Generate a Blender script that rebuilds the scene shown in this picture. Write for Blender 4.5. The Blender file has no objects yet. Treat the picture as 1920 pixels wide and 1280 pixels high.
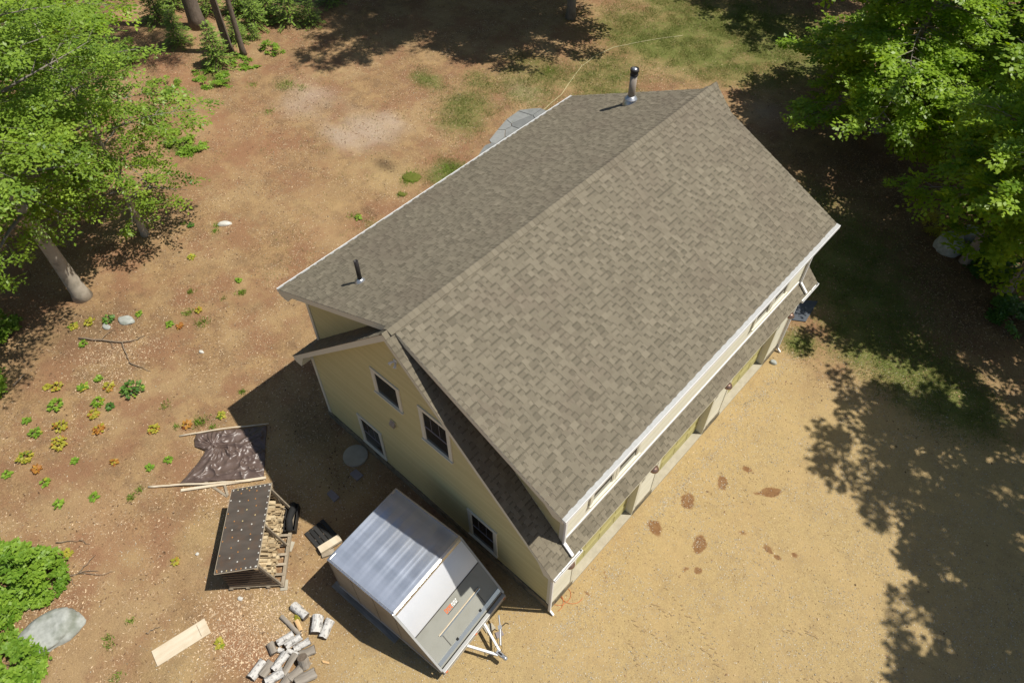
import bpy, math, random
import numpy as np
from mathutils import Vector, Matrix
random.seed(7); rng = np.random.default_rng(7)
sc = bpy.context.scene; COL = sc.collection
R = math.radians

# ------------------------------------------------------------ camera
CAM = np.array([3.943, -5.775, 19.768]); FPX = 1373.48
_th, _ya, _ro = R(50.684), R(-42.373), R(-0.174)
_F = np.array([math.sin(_ya)*math.cos(_th), math.cos(_ya)*math.cos(_th), -math.sin(_th)])
_R = np.array([math.cos(_ya), -math.sin(_ya), 0.0]); _U = np.cross(_R, _F)
_R, _U = _R*math.cos(_ro)+_U*math.sin(_ro), -_R*math.sin(_ro)+_U*math.cos(_ro)
cam = bpy.data.cameras.new('camera'); cam.lens = 36*FPX/1920; cam.clip_end = 2000
camo = bpy.data.objects.new('camera', cam); COL.objects.link(camo)
camo.matrix_world = Matrix(((_R[0], _U[0], -_F[0], CAM[0]), (_R[1], _U[1], -_F[1], CAM[1]),
                            (_R[2], _U[2], -_F[2], CAM[2]), (0, 0, 0, 1)))
sc.camera = camo
# ------------------------------------------------------------ light
SUN = Vector((0.42, 0.33, 1.0)).normalized()
w = bpy.data.worlds.new('World'); sc.world = w; w.use_nodes = True
bg = w.node_tree.nodes['Background']
sky = w.node_tree.nodes.new('ShaderNodeTexSky'); sky.sky_type = 'NISHITA'; sky.sun_disc = False
sky.sun_elevation = math.asin(SUN.z); sky.sun_rotation = math.atan2(SUN.x, SUN.y)
w.node_tree.links.new(sky.outputs[0], bg.inputs[0]); bg.inputs[1].default_value = 0.072
sl = bpy.data.lights.new('sun', 'SUN'); sl.energy = 5.0; sl.angle = R(0.53); sl.color = (1, 0.955, 0.88)
so = bpy.data.objects.new('sun', sl); COL.objects.link(so); so.location = (30, 25, 60)
so.rotation_euler = (-SUN).to_track_quat('-Z', 'Y').to_euler()
vs = sc.view_settings; vs.view_transform = 'Standard'; vs.look = 'None'; vs.exposure = 0.17; vs.gamma = 1; vs.use_curve_mapping = False

def at(u, v, z=0.0):
    r = _F+_R*(u-960)/FPX-_U*(v-640)/FPX
    return Vector(CAM+r*((z-CAM[2])/r[2]))
def proj(P):
    d = np.asarray(P, float)-CAM; z = d@_F
    return np.stack([960+FPX*(d@_R)/z, 640-FPX*(d@_U)/z], -1)

# ------------------------------------------------------------ numpy noise
def _h(ix, iy, s):
    n = (ix*374761393+iy*668265263+s*974634777) & 0xffffffff
    n = ((n ^ (n >> 13))*1274126177) & 0xffffffff
    return ((n ^ (n >> 16)) & 0xffff)/65535.0
def vnoise(x, y, s=0):
    x = np.asarray(x, float); y = np.asarray(y, float)
    ix = np.floor(x).astype(np.int64); iy = np.floor(y).astype(np.int64); fx = x-ix; fy = y-iy
    fx = fx*fx*(3-2*fx); fy = fy*fy*(3-2*fy)
    a = _h(ix, iy, s); b = _h(ix+1, iy, s); c = _h(ix, iy+1, s); d = _h(ix+1, iy+1, s)
    return (a*(1-fx)+b*fx)*(1-fy)+(c*(1-fx)+d*fx)*fy
def fbm(x, y, s=0, o=4):
    t = 0; a = .5
    for i in range(o): t = t+a*vnoise(x*2**i, y*2**i, s+i*17); a *= .5
    return t/(1-.5**o)

# ------------------------------------------------------------ materials
MATS = {}
def mat(name, c1, c2=None, rough=.8, metal=0, nscale=8, nmix=.5, tmix=.5, bump=0, bscale=40, spec=.3, stretch=None, trans=0, c3=None, n3=1.5, m3=.5):
    """procedural: colour c1..c2 by face attribute 'tone' and noise; optional larger stains c3; noise bump"""
    m = bpy.data.materials.new(name); m.use_nodes = True; nt = m.node_tree; N = nt.nodes; K = nt.links
    b = N['Principled BSDF']; b.inputs['Roughness'].default_value = rough; b.inputs['Metallic'].default_value = metal
    b.inputs['Specular IOR Level'].default_value = spec
    c2 = c2 or tuple(min(1, x*1.25) for x in c1)
    tc = N.new('ShaderNodeTexCoord'); mp = N.new('ShaderNodeMapping'); K.new(tc.outputs['Object'], mp.inputs[0])
    if stretch: mp.inputs['Scale'].default_value = stretch
    nz = N.new('ShaderNodeTexNoise'); nz.inputs['Scale'].default_value = nscale; nz.inputs['Detail'].default_value = 5
    K.new(mp.outputs[0], nz.inputs['Vector'])
    at_ = N.new('ShaderNodeAttribute'); at_.attribute_name = 'tone'
    def mth(op, a, c):
        q = N.new('ShaderNodeMath'); q.operation = op
        for i, z in enumerate((a, c)):
            if isinstance(z, (int, float)): q.inputs[i].default_value = z
            else: K.new(z, q.inputs[i])
        return q.outputs[0]
    f = mth('ADD', mth('MULTIPLY', mth('SUBTRACT', nz.outputs[0], .5), nmix*2), mth('MULTIPLY', mth('SUBTRACT', at_.outputs['Fac'], .5), tmix*2))
    cl = N.new('ShaderNodeClamp'); K.new(mth('ADD', f, .5), cl.inputs[0])
    mx = N.new('ShaderNodeMix'); mx.data_type = 'RGBA'; K.new(cl.outputs[0], mx.inputs[0])
    mx.inputs[6].default_value = (*c1, 1); mx.inputs[7].default_value = (*c2, 1); out = mx.outputs[2]
    if c3:
        n2 = N.new('ShaderNodeTexNoise'); n2.inputs['Scale'].default_value = n3; n2.inputs['Detail'].default_value = 6
        K.new(tc.outputs['Object'], n2.inputs['Vector'])
        rp = N.new('ShaderNodeMapRange'); rp.inputs[1].default_value = .5; rp.inputs[2].default_value = .7; rp.inputs[4].default_value = m3
        K.new(n2.outputs[0], rp.inputs[0]); m2 = N.new('ShaderNodeMix'); m2.data_type = 'RGBA'; K.new(rp.outputs[0], m2.inputs[0])
        K.new(out, m2.inputs[6]); m2.inputs[7].default_value = (*c3, 1); out = m2.outputs[2]
    K.new(out, b.inputs['Base Color'])
    if bump:
        nb = N.new('ShaderNodeTexNoise'); nb.inputs['Scale'].default_value = bscale; nb.inputs['Detail'].default_value = 4; K.new(mp.outputs[0], nb.inputs['Vector'])
        bp = N.new('ShaderNodeBump'); bp.inputs['Strength'].default_value = bump; bp.inputs['Distance'].default_value = .02
        K.new(nb.outputs[0], bp.inputs['Height']); K.new(bp.outputs[0], b.inputs['Normal'])
    if trans:
        tr = N.new('ShaderNodeBsdfTranslucent'); ms = N.new('ShaderNodeMixShader'); ms.inputs[0].default_value = trans
        hs = N.new('ShaderNodeHueSaturation'); hs.inputs['Value'].default_value = 1.35; hs.inputs['Saturation'].default_value = 1.1; hs.inputs['Hue'].default_value = .488
        K.new(out, hs.inputs['Color']); K.new(hs.outputs[0], tr.inputs[0])
        K.new(b.outputs[0], ms.inputs[1]); K.new(tr.outputs[0], ms.inputs[2]); K.new(ms.outputs[0], N['Material Output'].inputs[0])
    MATS[name] = m; return m

M = dict(
 siding=mat('siding_paint', (.53,.465,.225), (.59,.52,.26), .75, nscale=3, nmix=.35, bump=.1, bscale=60),
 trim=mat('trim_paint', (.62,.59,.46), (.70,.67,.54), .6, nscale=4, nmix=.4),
 white=mat('white_metal_paint', (.72,.72,.70), (.80,.80,.78), .4, nscale=5, nmix=.4),
 door=mat('door_paint', (.42,.38,.155), (.47,.43,.19), .6, nscale=6, nmix=.4, bump=.08),
 shingle=mat('asphalt_shingle', (.118,.103,.074), (.255,.222,.160), .95, nscale=260, nmix=.22, tmix=.5, bump=.5, bscale=300, spec=.1, c3=(.15,.118,.09), n3=.6, m3=.3),
 deck=mat('roof_edge', (.05,.045,.04), (.08,.07,.06), .9),
 found=mat('stone_foundation', (.12,.10,.065), (.27,.23,.155), .95, nscale=9, nmix=.9, bump=.8, bscale=14, c3=(.07,.065,.045), n3=3, m3=.8),
 concrete=mat('concrete', (.32,.29,.22), (.43,.39,.30), .9, nscale=7, nmix=.8, bump=.2, c3=(.3,.26,.19), n3=2),
 glass=mat('window_glass', (.012,.014,.016), (.02,.022,.024), .05, spec=.6),
 dark=mat('dark_metal', (.02,.018,.017), (.035,.03,.028), .5),
 galv=mat('galvanised_metal', (.42,.43,.44), (.55,.56,.57), .35, .8, nscale=14, nmix=.7, bump=.05),
 guard=mat('leaf_guard_mesh', (.33,.33,.31), (.44,.44,.42), .6, nscale=12, nmix=.7),
 pipe=mat('weathered_pipe', (.27,.225,.175), (.38,.325,.265), .5, .25, nscale=10, nmix=.8, stretch=(1,1,.2)),
 copper=mat('bronze_lamp', (.22,.14,.10), (.34,.23,.18), .35, .7, nscale=15),
 alu=mat('mill_aluminium', (.46,.51,.58), (.66,.71,.80), .24, .68, nscale=1.6, nmix=.9, bump=.03, bscale=5, stretch=(.35,2.2,1), c3=(.40,.43,.48), n3=1.2, m3=.6),
 alubright=mat('bright_aluminium', (.74,.75,.76), (.82,.82,.82), .42, .6, nscale=2, nmix=.8),
 chrome=mat('chrome_trim', (.60,.60,.60), (.68,.68,.67), .25, .9),
 rail=mat('dull_rail', (.38,.38,.36), (.48,.48,.46), .5, .35, nscale=6),
 tgrey=mat('trailer_grey_skin', (.25,.25,.215), (.29,.29,.255), .42, 0, nscale=2, nmix=.6, c3=(.22,.215,.18), n3=3, m3=.4),
 tside=mat('trailer_side_skin', (.24,.215,.17), (.29,.26,.21), .45, 0, nscale=3, nmix=.7, c3=(.19,.16,.11), n3=2, m3=.6),
 orange=mat('orange_print', (.62,.12,.02), (.66,.15,.03), .5),
 rubber=mat('rubber', (.012,.012,.012), (.025,.025,.024), .85),
 plywood=mat('black_plywood', (.062,.050,.040), (.115,.096,.078), .75, nscale=5, nmix=.9, stretch=(1,.12,1), c3=(.15,.075,.035), n3=4, m3=.3, bump=.15, spec=.2),
 plyedge=mat('plywood_edge', (.35,.29,.2), (.45,.38,.28), .8),
 capw=mat('white_cap', (.48,.46,.40), (.60,.58,.52), .5), capr=mat('rust_cap', (.30,.13,.04), (.42,.21,.07), .7), capy=mat('ochre_cap', (.40,.30,.13), (.52,.42,.22), .7),
 lumber=mat('weathered_lumber', (.20,.16,.11), (.38,.32,.235), .9, nscale=12, nmix=.8, stretch=(.15,1,1), bump=.2),
 newwood=mat('pale_plank', (.52,.43,.30), (.66,.57,.43), .8, nscale=9, nmix=.9, stretch=(.12,1,1), c3=(.42,.33,.2), n3=2.2, m3=.4, bump=.1),
 slat=mat('dark_slat', (.085,.06,.04), (.17,.125,.085), .9, nscale=12, nmix=.8, stretch=(.2,1,1)),
 greywood=mat('grey_split_wood', (.17,.145,.115), (.36,.32,.265), .95, nscale=14, nmix=.8, stretch=(.15,1,1), bump=.5),
 split=mat('split_firewood', (.34,.25,.14), (.56,.45,.28), .9, nscale=14, nmix=.6, tmix=.7, bump=.3),
 birch=mat('birch_bark', (.44,.42,.39), (.68,.66,.61), .75, nscale=11, nmix=.8, tmix=.3, stretch=(1,3,3), c3=(.07,.06,.05), n3=11, m3=.9, bump=.7),
 logend=mat('log_end', (.10,.075,.055), (.20,.16,.12), .95, nscale=30, nmix=.8, bump=.3),
 freshwood=mat('fresh_split_face', (.55,.34,.15), (.66,.45,.23), .9, nscale=10, nmix=.8),
 tarp=mat('brown_tarp', (.085,.058,.047), (.135,.095,.078), .38, nscale=4, nmix=.7, bump=.35, bscale=7, spec=.5),
 rock=mat('granite', (.24,.25,.22), (.42,.43,.39), .95, nscale=7, nmix=.9, bump=.7, bscale=9, c3=(.13,.145,.10), n3=2.5, m3=.7),
 flag=mat('flagstone', (.15,.155,.15), (.25,.255,.245), .9, nscale=5, nmix=.6, tmix=.5, bump=.2),
 paver=mat('grey_paver', (.20,.17,.17), (.27,.24,.24), .9, nscale=8, nmix=.7, bump=.3),
 blue=mat('slate_mat', (.06,.07,.085), (.085,.095,.11), .7, nscale=4),
 blackp=mat('black_plastic', (.02,.02,.02), (.035,.033,.03), .6),
 bark=mat('grey_bark', (.155,.13,.105), (.29,.25,.205), .95, nscale=7, nmix=.9, stretch=(2,2,.5), bump=.8, bscale=18, c3=(.33,.32,.29), n3=2.4, m3=.5),
 pinebark=mat('pine_bark', (.10,.075,.058), (.20,.16,.125), .95, nscale=9, nmix=.9, stretch=(2,2,.35), bump=1, bscale=20),
 beechbark=mat('beech_bark', (.30,.26,.20), (.44,.39,.31), .9, nscale=4, nmix=.8, bump=.3, c3=(.14,.125,.09), n3=3, m3=.6),
 twig=mat('pale_twig', (.15,.13,.10), (.30,.265,.22), .9),
 stick=mat('dead_stick', (.16,.115,.075), (.30,.23,.16), .95, tmix=.9),
 leafa=mat('beech_leaf', (.092,.175,.019), (.30,.43,.056), .42, nmix=.1, tmix=.5, trans=.38, spec=.35),
 leafb=mat('maple_leaf', (.115,.215,.015), (.34,.49,.046), .42, nmix=.1, tmix=.5, trans=.45, spec=.35),
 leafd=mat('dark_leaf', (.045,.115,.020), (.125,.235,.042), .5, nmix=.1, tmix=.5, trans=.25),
 leafg=mat('shrub_leaf', (.10,.21,.018), (.28,.42,.050), .48, nmix=.1, tmix=.5, trans=.32),
 leafy=mat('yellow_leaf', (.30,.30,.03), (.46,.40,.06), .5, nmix=.1, tmix=.5, trans=.3),
 leafo=mat('orange_leaf', (.34,.12,.03), (.48,.27,.05), .5, nmix=.1, tmix=.5, trans=.3),
 needle=mat('spruce_needle', (.085,.165,.022), (.31,.43,.075), .55, nmix=.1, tmix=.5, trans=.2),
 grass=mat('grass_blade', (.085,.125,.022), (.235,.265,.070), .6, nmix=.1, tmix=.5, trans=.25),
 moss=mat('moss_cushion', (.075,.09,.012), (.16,.165,.03), .95, nmix=.4, nscale=20, bump=.8, bscale=40),
 chip=mat('wood_chip', (.12,.065,.03), (.74,.56,.36), .9, nmix=.1, tmix=.5),
 deadleaf=mat('dead_leaf_litter', (.075,.042,.022), (.40,.25,.13), .9, nmix=.1, tmix=.5),
 pebble=mat('pebble', (.24,.20,.14), (.55,.50,.40), .9, nmix=.1, tmix=.5),
 cord=mat('orange_cord', (.50,.13,.03), (.58,.18,.05), .6), hose=mat('pale_hose', (.45,.41,.22), (.52,.48,.28), .6),
)

# ------------------------------------------------------------ mesh builder
def link(name, me, parent=None, m=None):
    o = bpy.data.objects.new(name, me); COL.objects.link(o)
    if parent: o.parent = parent
    if m is not None and me is not None: me.materials.append(m if not isinstance(m, str) else M[m])
    return o
def tag(o, label, cat, group=None):
    o['label'] = label; o['category'] = cat
    if group: o['group'] = group
    return o
def thing(name, label, cat, loc=(0,0,0), rz=0, group=None):
    o = bpy.data.objects.new(name, None); COL.objects.link(o); o.location = loc; o.rotation_euler = (0,0,rz); o.empty_display_size = .2
    return tag(o, label, cat, group)
def npmesh(name, V, Fq, tone=None, smooth=False):
    """V (n,3), Fq (m,k) equal-sided faces"""
    V = np.asarray(V, np.float32); Fq = np.asarray(Fq, np.int32); k = Fq.shape[1]
    me = bpy.data.meshes.new(name); me.vertices.add(len(V)); me.vertices.foreach_set('co', V.ravel())
    me.loops.add(Fq.size); me.loops.foreach_set('vertex_index', Fq.ravel())
    me.polygons.add(len(Fq)); me.polygons.foreach_set('loop_start', np.arange(len(Fq), dtype=np.int32)*k)
    if smooth: me.polygons.foreach_set('use_smooth', np.ones(len(Fq), bool))
    a = me.attributes.new('tone', 'FLOAT', 'FACE'); a.data.foreach_set('value', np.asarray(tone if tone is not None else np.full(len(Fq), .5), np.float32))
    me.update(calc_edges=True); return me
class MB:
    def __init__(s): s.v = []; s.f = []; s.t = []; s.mi = []; s.cur = 0
    def add(s, vs, fs, tone=.5):
        b = len(s.v); s.v += [tuple(q) for q in vs]
        for f in fs: s.f.append([i+b for i in f]); s.t.append(tone); s.mi.append(s.cur)
        return s
    def box(s, x0, x1, y0, y1, z0, z1, tone=.5):
        return s.add([(x0,y0,z0),(x1,y0,z0),(x1,y1,z0),(x0,y1,z0),(x0,y0,z1),(x1,y0,z1),(x1,y1,z1),(x0,y1,z1)],
                     [(3,2,1,0),(4,5,6,7),(0,1,5,4),(1,2,6,5),(2,3,7,6),(3,0,4,7)], tone)
    def obox(s, c, sx, sy, sz, rot=None, tone=.5, bev=0):
        rot = rot or Matrix.Identity(3); c = Vector(c); hx, hy, hz = sx/2, sy/2, sz/2
        P = [Vector(q) for q in [(-hx,-hy,-hz),(hx,-hy,-hz),(hx,hy,-hz),(-hx,hy,-hz),(-hx,-hy,hz),(hx,-hy,hz),(hx,hy,hz),(-hx,hy,hz)]]
        return s.add([c+rot@q for q in P], [(3,2,1,0),(4,5,6,7),(0,1,5,4),(1,2,6,5),(2,3,7,6),(3,0,4,7)], tone)
    def beam(s, a, b, w_, h_, up=(0,0,1), tone=.5):
        a = Vector(a); b = Vector(b); d = (b-a); L = d.length; d.normalize(); u = Vector(up)
        sd = d.cross(u)
        if sd.length < 1e-4: sd = d.cross(Vector((1,0,0)))
        sd.normalize(); u = sd.cross(d)
        return s.obox((a+b)/2, L, w_, h_, Matrix((d, -sd, u)).transposed(), tone)
    def prism(s, poly, axis, a, b, tone=.5):
        """poly in the plane orthogonal to axis ('y': (x,z), 'x': (y,z), 'z': (x,y)), extruded a..b"""
        g = {'y': lambda p, t: (p[0], t, p[1]), 'x': lambda p, t: (t, p[0], p[1]), 'z': lambda p, t: (p[0], p[1], t)}[axis]
        n = len(poly); V = [g(p, a) for p in poly]+[g(p, b) for p in poly]
        fs = [tuple(range(n)), tuple(range(2*n-1, n-1, -1))]+[(i, i+n, (i+1) % n+n, (i+1) % n) for i in range(n)]
        return s.add(V, fs, tone)
    def tube(s, pts, rad, n=8, cap=True, tone=.5, flat=1.0):
        pts = [Vector(p) for p in pts]; rad = rad if hasattr(rad, '__len__') else [rad]*len(pts); V = []
        u0 = None
        for i, p in enumerate(pts):
            d = (pts[min(i+1, len(pts)-1)]-pts[max(i-1, 0)]).normalized()
            if u0 is None: u0 = d.orthogonal().normalized()
            u0 = (u0-d*u0.dot(d)).normalized(); w_ = d.cross(u0)
            for k in range(n):
                a = 2*math.pi*k/n; V.append(p+(u0*math.cos(a)+w_*math.sin(a)*flat)*rad[i])
        fs = [(i*n+k, i*n+(k+1) % n, (i+1)*n+(k+1) % n, (i+1)*n+k) for i in range(len(pts)-1) for k in range(n)]
        if cap: fs += [tuple(range(n-1, -1, -1)), tuple((len(pts)-1)*n+k for k in range(n))]
        return s.add(V, fs, tone)
    def lathe(s, prof, n=16, c=(0,0,0), tone=.5):
        V = []
        for r_, z in prof:
            for k in range(n): a = 2*math.pi*k/n; V.append((c[0]+r_*math.cos(a), c[1]+r_*math.sin(a), c[2]+z))
        fs = [(i*n+k, i*n+(k+1) % n, (i+1)*n+(k+1) % n, (i+1)*n+k) for i in range(len(prof)-1) for k in range(n)]
        fs += [tuple(range(n-1, -1, -1)), tuple((len(prof)-1)*n+k for k in range(n))]
        return s.add(V, fs, tone)
    def mesh(s, name, smooth=False):
        me = bpy.data.meshes.new(name); me.from_pydata(s.v, [], s.f)
        a = me.attributes.new('tone', 'FLOAT', 'FACE'); a.data.foreach_set('value', np.asarray(s.t, np.float32))
        if smooth: me.polygons.foreach_set('use_smooth', np.ones(len(s.f), bool))
        me.polygons.foreach_set('material_index', np.asarray(s.mi, np.int32)); me.update(); return me
    def build(s, name, m, parent=None, smooth=False, bevel=0):
        me = s.mesh(name, smooth); ms = m if isinstance(m, (list, tuple)) else [m]
        o = link(name, me, parent)
        for q in ms: me.materials.append(M[q])
        if bevel:
            b = o.modifiers.new('bevel', 'BEVEL'); b.width = bevel; b.segments = 2; b.limit_method = 'ANGLE'
        return o

# ============================================================ ground
def blob(u, v, a, b=None, s=1.0, rot=0):
    p = at(u, v); return (p.x, p.y, a, b or a, s, R(rot))
BL = dict(
 sand=[blob(*q) for q in [(1300,950,4),(1500,1150,4.5),(1150,1200,3),(1700,1100,4.5),(1900,1200,5),(1440,800,2.2),(1640,860,3),(1850,950,3.5),(900,1270,2.2),(700,1290,2,2,.9),(620,900,1.6,1.6,.75),(1060,1290,3),(1350,760,1.5),(1240,880,1.5),(520,1150,.9,.9,.6),(520,840,1.6,1.6,.5),(480,980,1,1,.45),(380,1000,.7,.7,.4),(330,1250,1,1,.5),(250,1045,.5,.4,.5),(570,1150,.8,.8,.6),(730,330,1.6,1.2,.6),(600,380,1.4,1.2,.45),(1460,690,1,1,.9)]],
 grass=[blob(*q) for q in [(1180,60,3,2,.8),(1260,90,3.2,2,.9),(1350,110,3,2.5,.8),(1420,60,4,3,.9),(1520,100,3,3,.8),(1600,520,2.2,2.4,1),(1640,620,2,1.8,1),(1720,700,2.2,1.6,1),(1560,440,2,2,.7),(1800,760,1.6,1.2,.8),(1500,380,1.5,1.6,.6),(1500,645,.6,.6,1),(880,200,1.5,1.3,.75),(860,230,1.2,1,.7),(800,150,1.2,.7,.8),(900,150,1,.7,.6),(850,320,1.1,.6,1),(820,335,.7,.5,.9),(1000,130,2,1.2,.6),(980,170,2,1.2,.6),(1080,150,2,1.4,.6),(1150,130,2,1.4,.7),(530,160,.6,.5,.6),(400,140,1.4,.6,.7),(330,270,1.2,.5,.9),(700,420,.5,.4,.5),(1300,30,4,3,.8),(1180,190,2,1,.8)]],
 pale=[blob(*q) for q in [(690,240,1.5,.9,1),(640,255,1.3,.6,1),(730,225,1,.5,.8),(590,180,1.5,.9,.6),(980,170,1,.6,.5),(560,200,1.2,.8,.5),(1450,215,1.2,1,.5)]],
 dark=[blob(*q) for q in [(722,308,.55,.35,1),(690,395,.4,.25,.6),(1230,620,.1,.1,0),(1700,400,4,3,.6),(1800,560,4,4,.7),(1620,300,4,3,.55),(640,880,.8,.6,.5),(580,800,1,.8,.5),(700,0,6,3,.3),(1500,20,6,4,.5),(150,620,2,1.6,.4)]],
 stain=[blob(*q) for q in [(1312,1020,.13,.26,1,20),(1290,935,.2,.34,.9,40),(1440,1030,.16,.14,.9),(1230,990,.24,.16,.8),(1392,1000,.26,.12,.8,20),(1490,1040,.13,.12,1),(1309,1068,.13,.12,.9),(1355,908,.12,.24,1,30),(1445,922,.30,.13,1,50),(1420,925,.2,.1,.6,50),(1458,1045,.14,.1,.9),(1285,1066,.07,.09,.6),(1400,880,.14,.07,.6),(1360,945,.06,.08,.6),(1135,1075,.35,.08,.4,-45),(1100,1110,.2,.06,.6)]],
 red=[blob(*q) for q in [(1120,60,2,1.4,.8),(450,260,3,2,.4),(200,1000,1.4,1,.5),(330,130,2.4,1.2,.7),(500,1220,1,.8,1),(440,1190,.9,.7,.9),(1350,560,.1,.1,0),(640,420,2,1.5,.25),(90,500,3,2,.4),(530,940,.5,.4,.6),(430,920,.5,.4,.6)]],
)
def gmask(k, x, y):
    x = np.asarray(x, float); y = np.asarray(y, float); t = np.ones_like(x)
    for bx, by, a, b, s, ro in BL[k]:
        c, n = math.cos(ro), math.sin(ro); dx = x-bx; dy = y-by; X = (dx*c+dy*n)/a; Y = (-dx*n+dy*c)/b
        t = t*(1-s*np.exp(-(X*X+Y*Y)**1.3))
    return 1-t
def gz(x, y):
    r = .035*(fbm(np.asarray(x)*.35+50, np.asarray(y)*.35+9, 3, 3)-.5)+.022*(fbm(np.asarray(x)*2.1, np.asarray(y)*2.1, 5, 3)-.5)
    return r
def gp(u, v, dz=0):
    p = at(u, v); return Vector((p.x, p.y, float(gz(p.x, p.y))+dz))
def axis(fine, coarse, lo, hi, f0, f1):
    a = list(np.arange(lo, f0, coarse))+list(np.arange(f0, f1, fine))+list(np.arange(f1, hi, coarse))
    return np.array([-600,-300,-160,-100,-70]+a+[hi, hi+12, hi+30, hi+70, hi+160, hi+300, hi+600])
gx = axis(.1, .22, -48, 14, -1, 10); gy = axis(.1, .22, -14, 48, -3, 13)
XX, YY = np.meshgrid(gx, gy); ZZ = gz(XX, YY)
nx, ny = len(gx), len(gy); idx = np.arange(nx*ny).reshape(ny, nx)
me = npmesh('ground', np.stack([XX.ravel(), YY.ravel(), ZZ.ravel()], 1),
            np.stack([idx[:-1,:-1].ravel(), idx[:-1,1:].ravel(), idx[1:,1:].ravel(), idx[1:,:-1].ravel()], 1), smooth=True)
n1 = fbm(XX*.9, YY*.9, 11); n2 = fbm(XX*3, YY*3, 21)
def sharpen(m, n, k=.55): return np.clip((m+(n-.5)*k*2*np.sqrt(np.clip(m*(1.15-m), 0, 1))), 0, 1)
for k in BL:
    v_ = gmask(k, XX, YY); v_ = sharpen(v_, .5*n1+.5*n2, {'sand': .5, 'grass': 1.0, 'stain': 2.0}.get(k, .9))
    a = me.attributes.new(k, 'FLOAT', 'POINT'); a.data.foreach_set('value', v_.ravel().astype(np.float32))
gm = bpy.data.materials.new('earth'); gm.use_nodes = True; nt = gm.node_tree; N = nt.nodes; K = nt.links; b = N['Principled BSDF']
b.inputs['Roughness'].default_value = .95; b.inputs['Specular IOR Level'].default_value = .1
tc = N.new('ShaderNodeTexCoord')
def noise(s, d=6, r=.6):
    q = N.new('ShaderNodeTexNoise'); q.inputs['Scale'].default_value = s; q.inputs['Detail'].default_value = d; q.inputs['Roughness'].default_value = r; K.new(tc.outputs['Object'], q.inputs['Vector']); return q.outputs[0]
def mix(f, a, c):
    q = N.new('ShaderNodeMix'); q.data_type = 'RGBA'
    if isinstance(f, (int, float)): q.inputs[0].default_value = f
    else: K.new(f, q.inputs[0])
    for i, z in ((6, a), (7, c)):
        if isinstance(z, tuple): q.inputs[i].default_value = (*z, 1)
        else: K.new(z, q.inputs[i])
    return q.outputs[2]
def ramp(x, lo, hi, a=0, c=1):
    q = N.new('ShaderNodeMapRange'); K.new(x, q.inputs[0]); q.inputs[1].default_value = lo; q.inputs[2].default_value = hi; q.inputs[3].default_value = a; q.inputs[4].default_value = c; return q.outputs[0]
def attr(k):
    q = N.new('ShaderNodeAttribute'); q.attribute_name = k; return q.outputs['Fac']
def mul(a, c):
    q = N.new('ShaderNodeMath'); q.operation = 'MULTIPLY'; K.new(a, q.inputs[0])
    if isinstance(c, (int, float)): q.inputs[1].default_value = c
    else: K.new(c, q.inputs[1])
    return q.outputs[0]
def addn(a, n_, k, lo, hi):
    q = N.new('ShaderNodeMath'); q.operation = 'MULTIPLY_ADD'; K.new(n_, q.inputs[0]); q.inputs[1].default_value = k; K.new(a, q.inputs[2]); return ramp(q.outputs[0], lo+k*.5, hi+k*.5)
fine = noise(42, 8, .75); med = noise(5); big = noise(.9); grit = noise(130, 4, .8)
mulch = mix(ramp(fine, .3, .7), (.115,.063,.028), (.42,.27,.135)); crs = noise(15, 8, .8)
mulch = mix(ramp(crs, .49, .60, 0, .85), mulch, (.115,.066,.033)); mulch = mix(ramp(crs, .47, .36, 0, .6), mulch, (.53,.375,.205)); mulch = mix(ramp(med, .4, .68, 0, .45), mulch, (.31,.19,.098))
mulch = mix(ramp(big, .42, .62, 0, .6), mulch, (.37,.245,.118))
huge = noise(.33, 4); pat = noise(1.7, 7, .7)
mulch = mix(ramp(pat, .47, .60, 0, .75), mulch, mix(ramp(fine, .35, .65), (.11,.066,.034), (.28,.18,.10)))
mulch = mix(ramp(huge, .46, .62, 0, .7), mulch, mix(ramp(fine, .3, .7), (.25,.165,.078), (.46,.32,.17)))
mulch = mix(ramp(noise(.55, 6, .65), .47, .60, 0, .75), mulch, mix(ramp(fine, .3, .7), (.135,.064,.032), (.34,.185,.105)))
mulch = mix(mul(attr('red'), .75), mulch, mix(ramp(fine, .3, .7), (.17,.075,.038), (.42,.22,.125)))
sand = mix(ramp(fine, .3, .72), (.27,.188,.084), (.55,.415,.20)); sand = mix(ramp(crs, .53, .68, 0, .6), sand, (.26,.18,.09)); sand = mix(ramp(crs, .45, .34, 0, .5), sand, (.60,.47,.27)); sand = mix(ramp(med, .45, .75, 0, .5), sand, (.30,.215,.115)); sand = mix(ramp(big, .45, .65, 0, .6), sand, (.44,.315,.150))
sand = mix(ramp(pat, .52, .70, 0, .45), sand, (.27,.19,.10)); sand = mix(ramp(grit, .6, .75, 0, .6), sand, (.52,.42,.26))
c = mix(attr('sand'), mulch, sand)
c = mix(mul(attr('pale'), ramp(fine, .3, .6)), c, (.42,.33,.25))
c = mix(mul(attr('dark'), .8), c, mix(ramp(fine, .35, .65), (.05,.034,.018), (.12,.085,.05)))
c = mix(addn(attr('grass'), noise(8, 8, .85), 2.4, .22, 1.0), c, mix(ramp(fine, .3, .7), (.06,.085,.018), (.20,.205,.062)))
stn = addn(attr('stain'), noise(9, 7, .8), 1.1, .22, .46)
c = mix(mul(stn, .85), c, mix(ramp(med, .4, .6), (.17,.075,.032), (.22,.115,.05)))
K.new(c, b.inputs['Base Color'])
bp = N.new('ShaderNodeBump'); bp.inputs['Strength'].default_value = 1.0; bp.inputs['Distance'].default_value = .03; K.new(noise(20, 8, .75), bp.inputs['Height']); K.new(bp.outputs[0], b.inputs['Normal'])
g = link('ground', me, None, gm); g['kind'] = 'structure'

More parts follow.
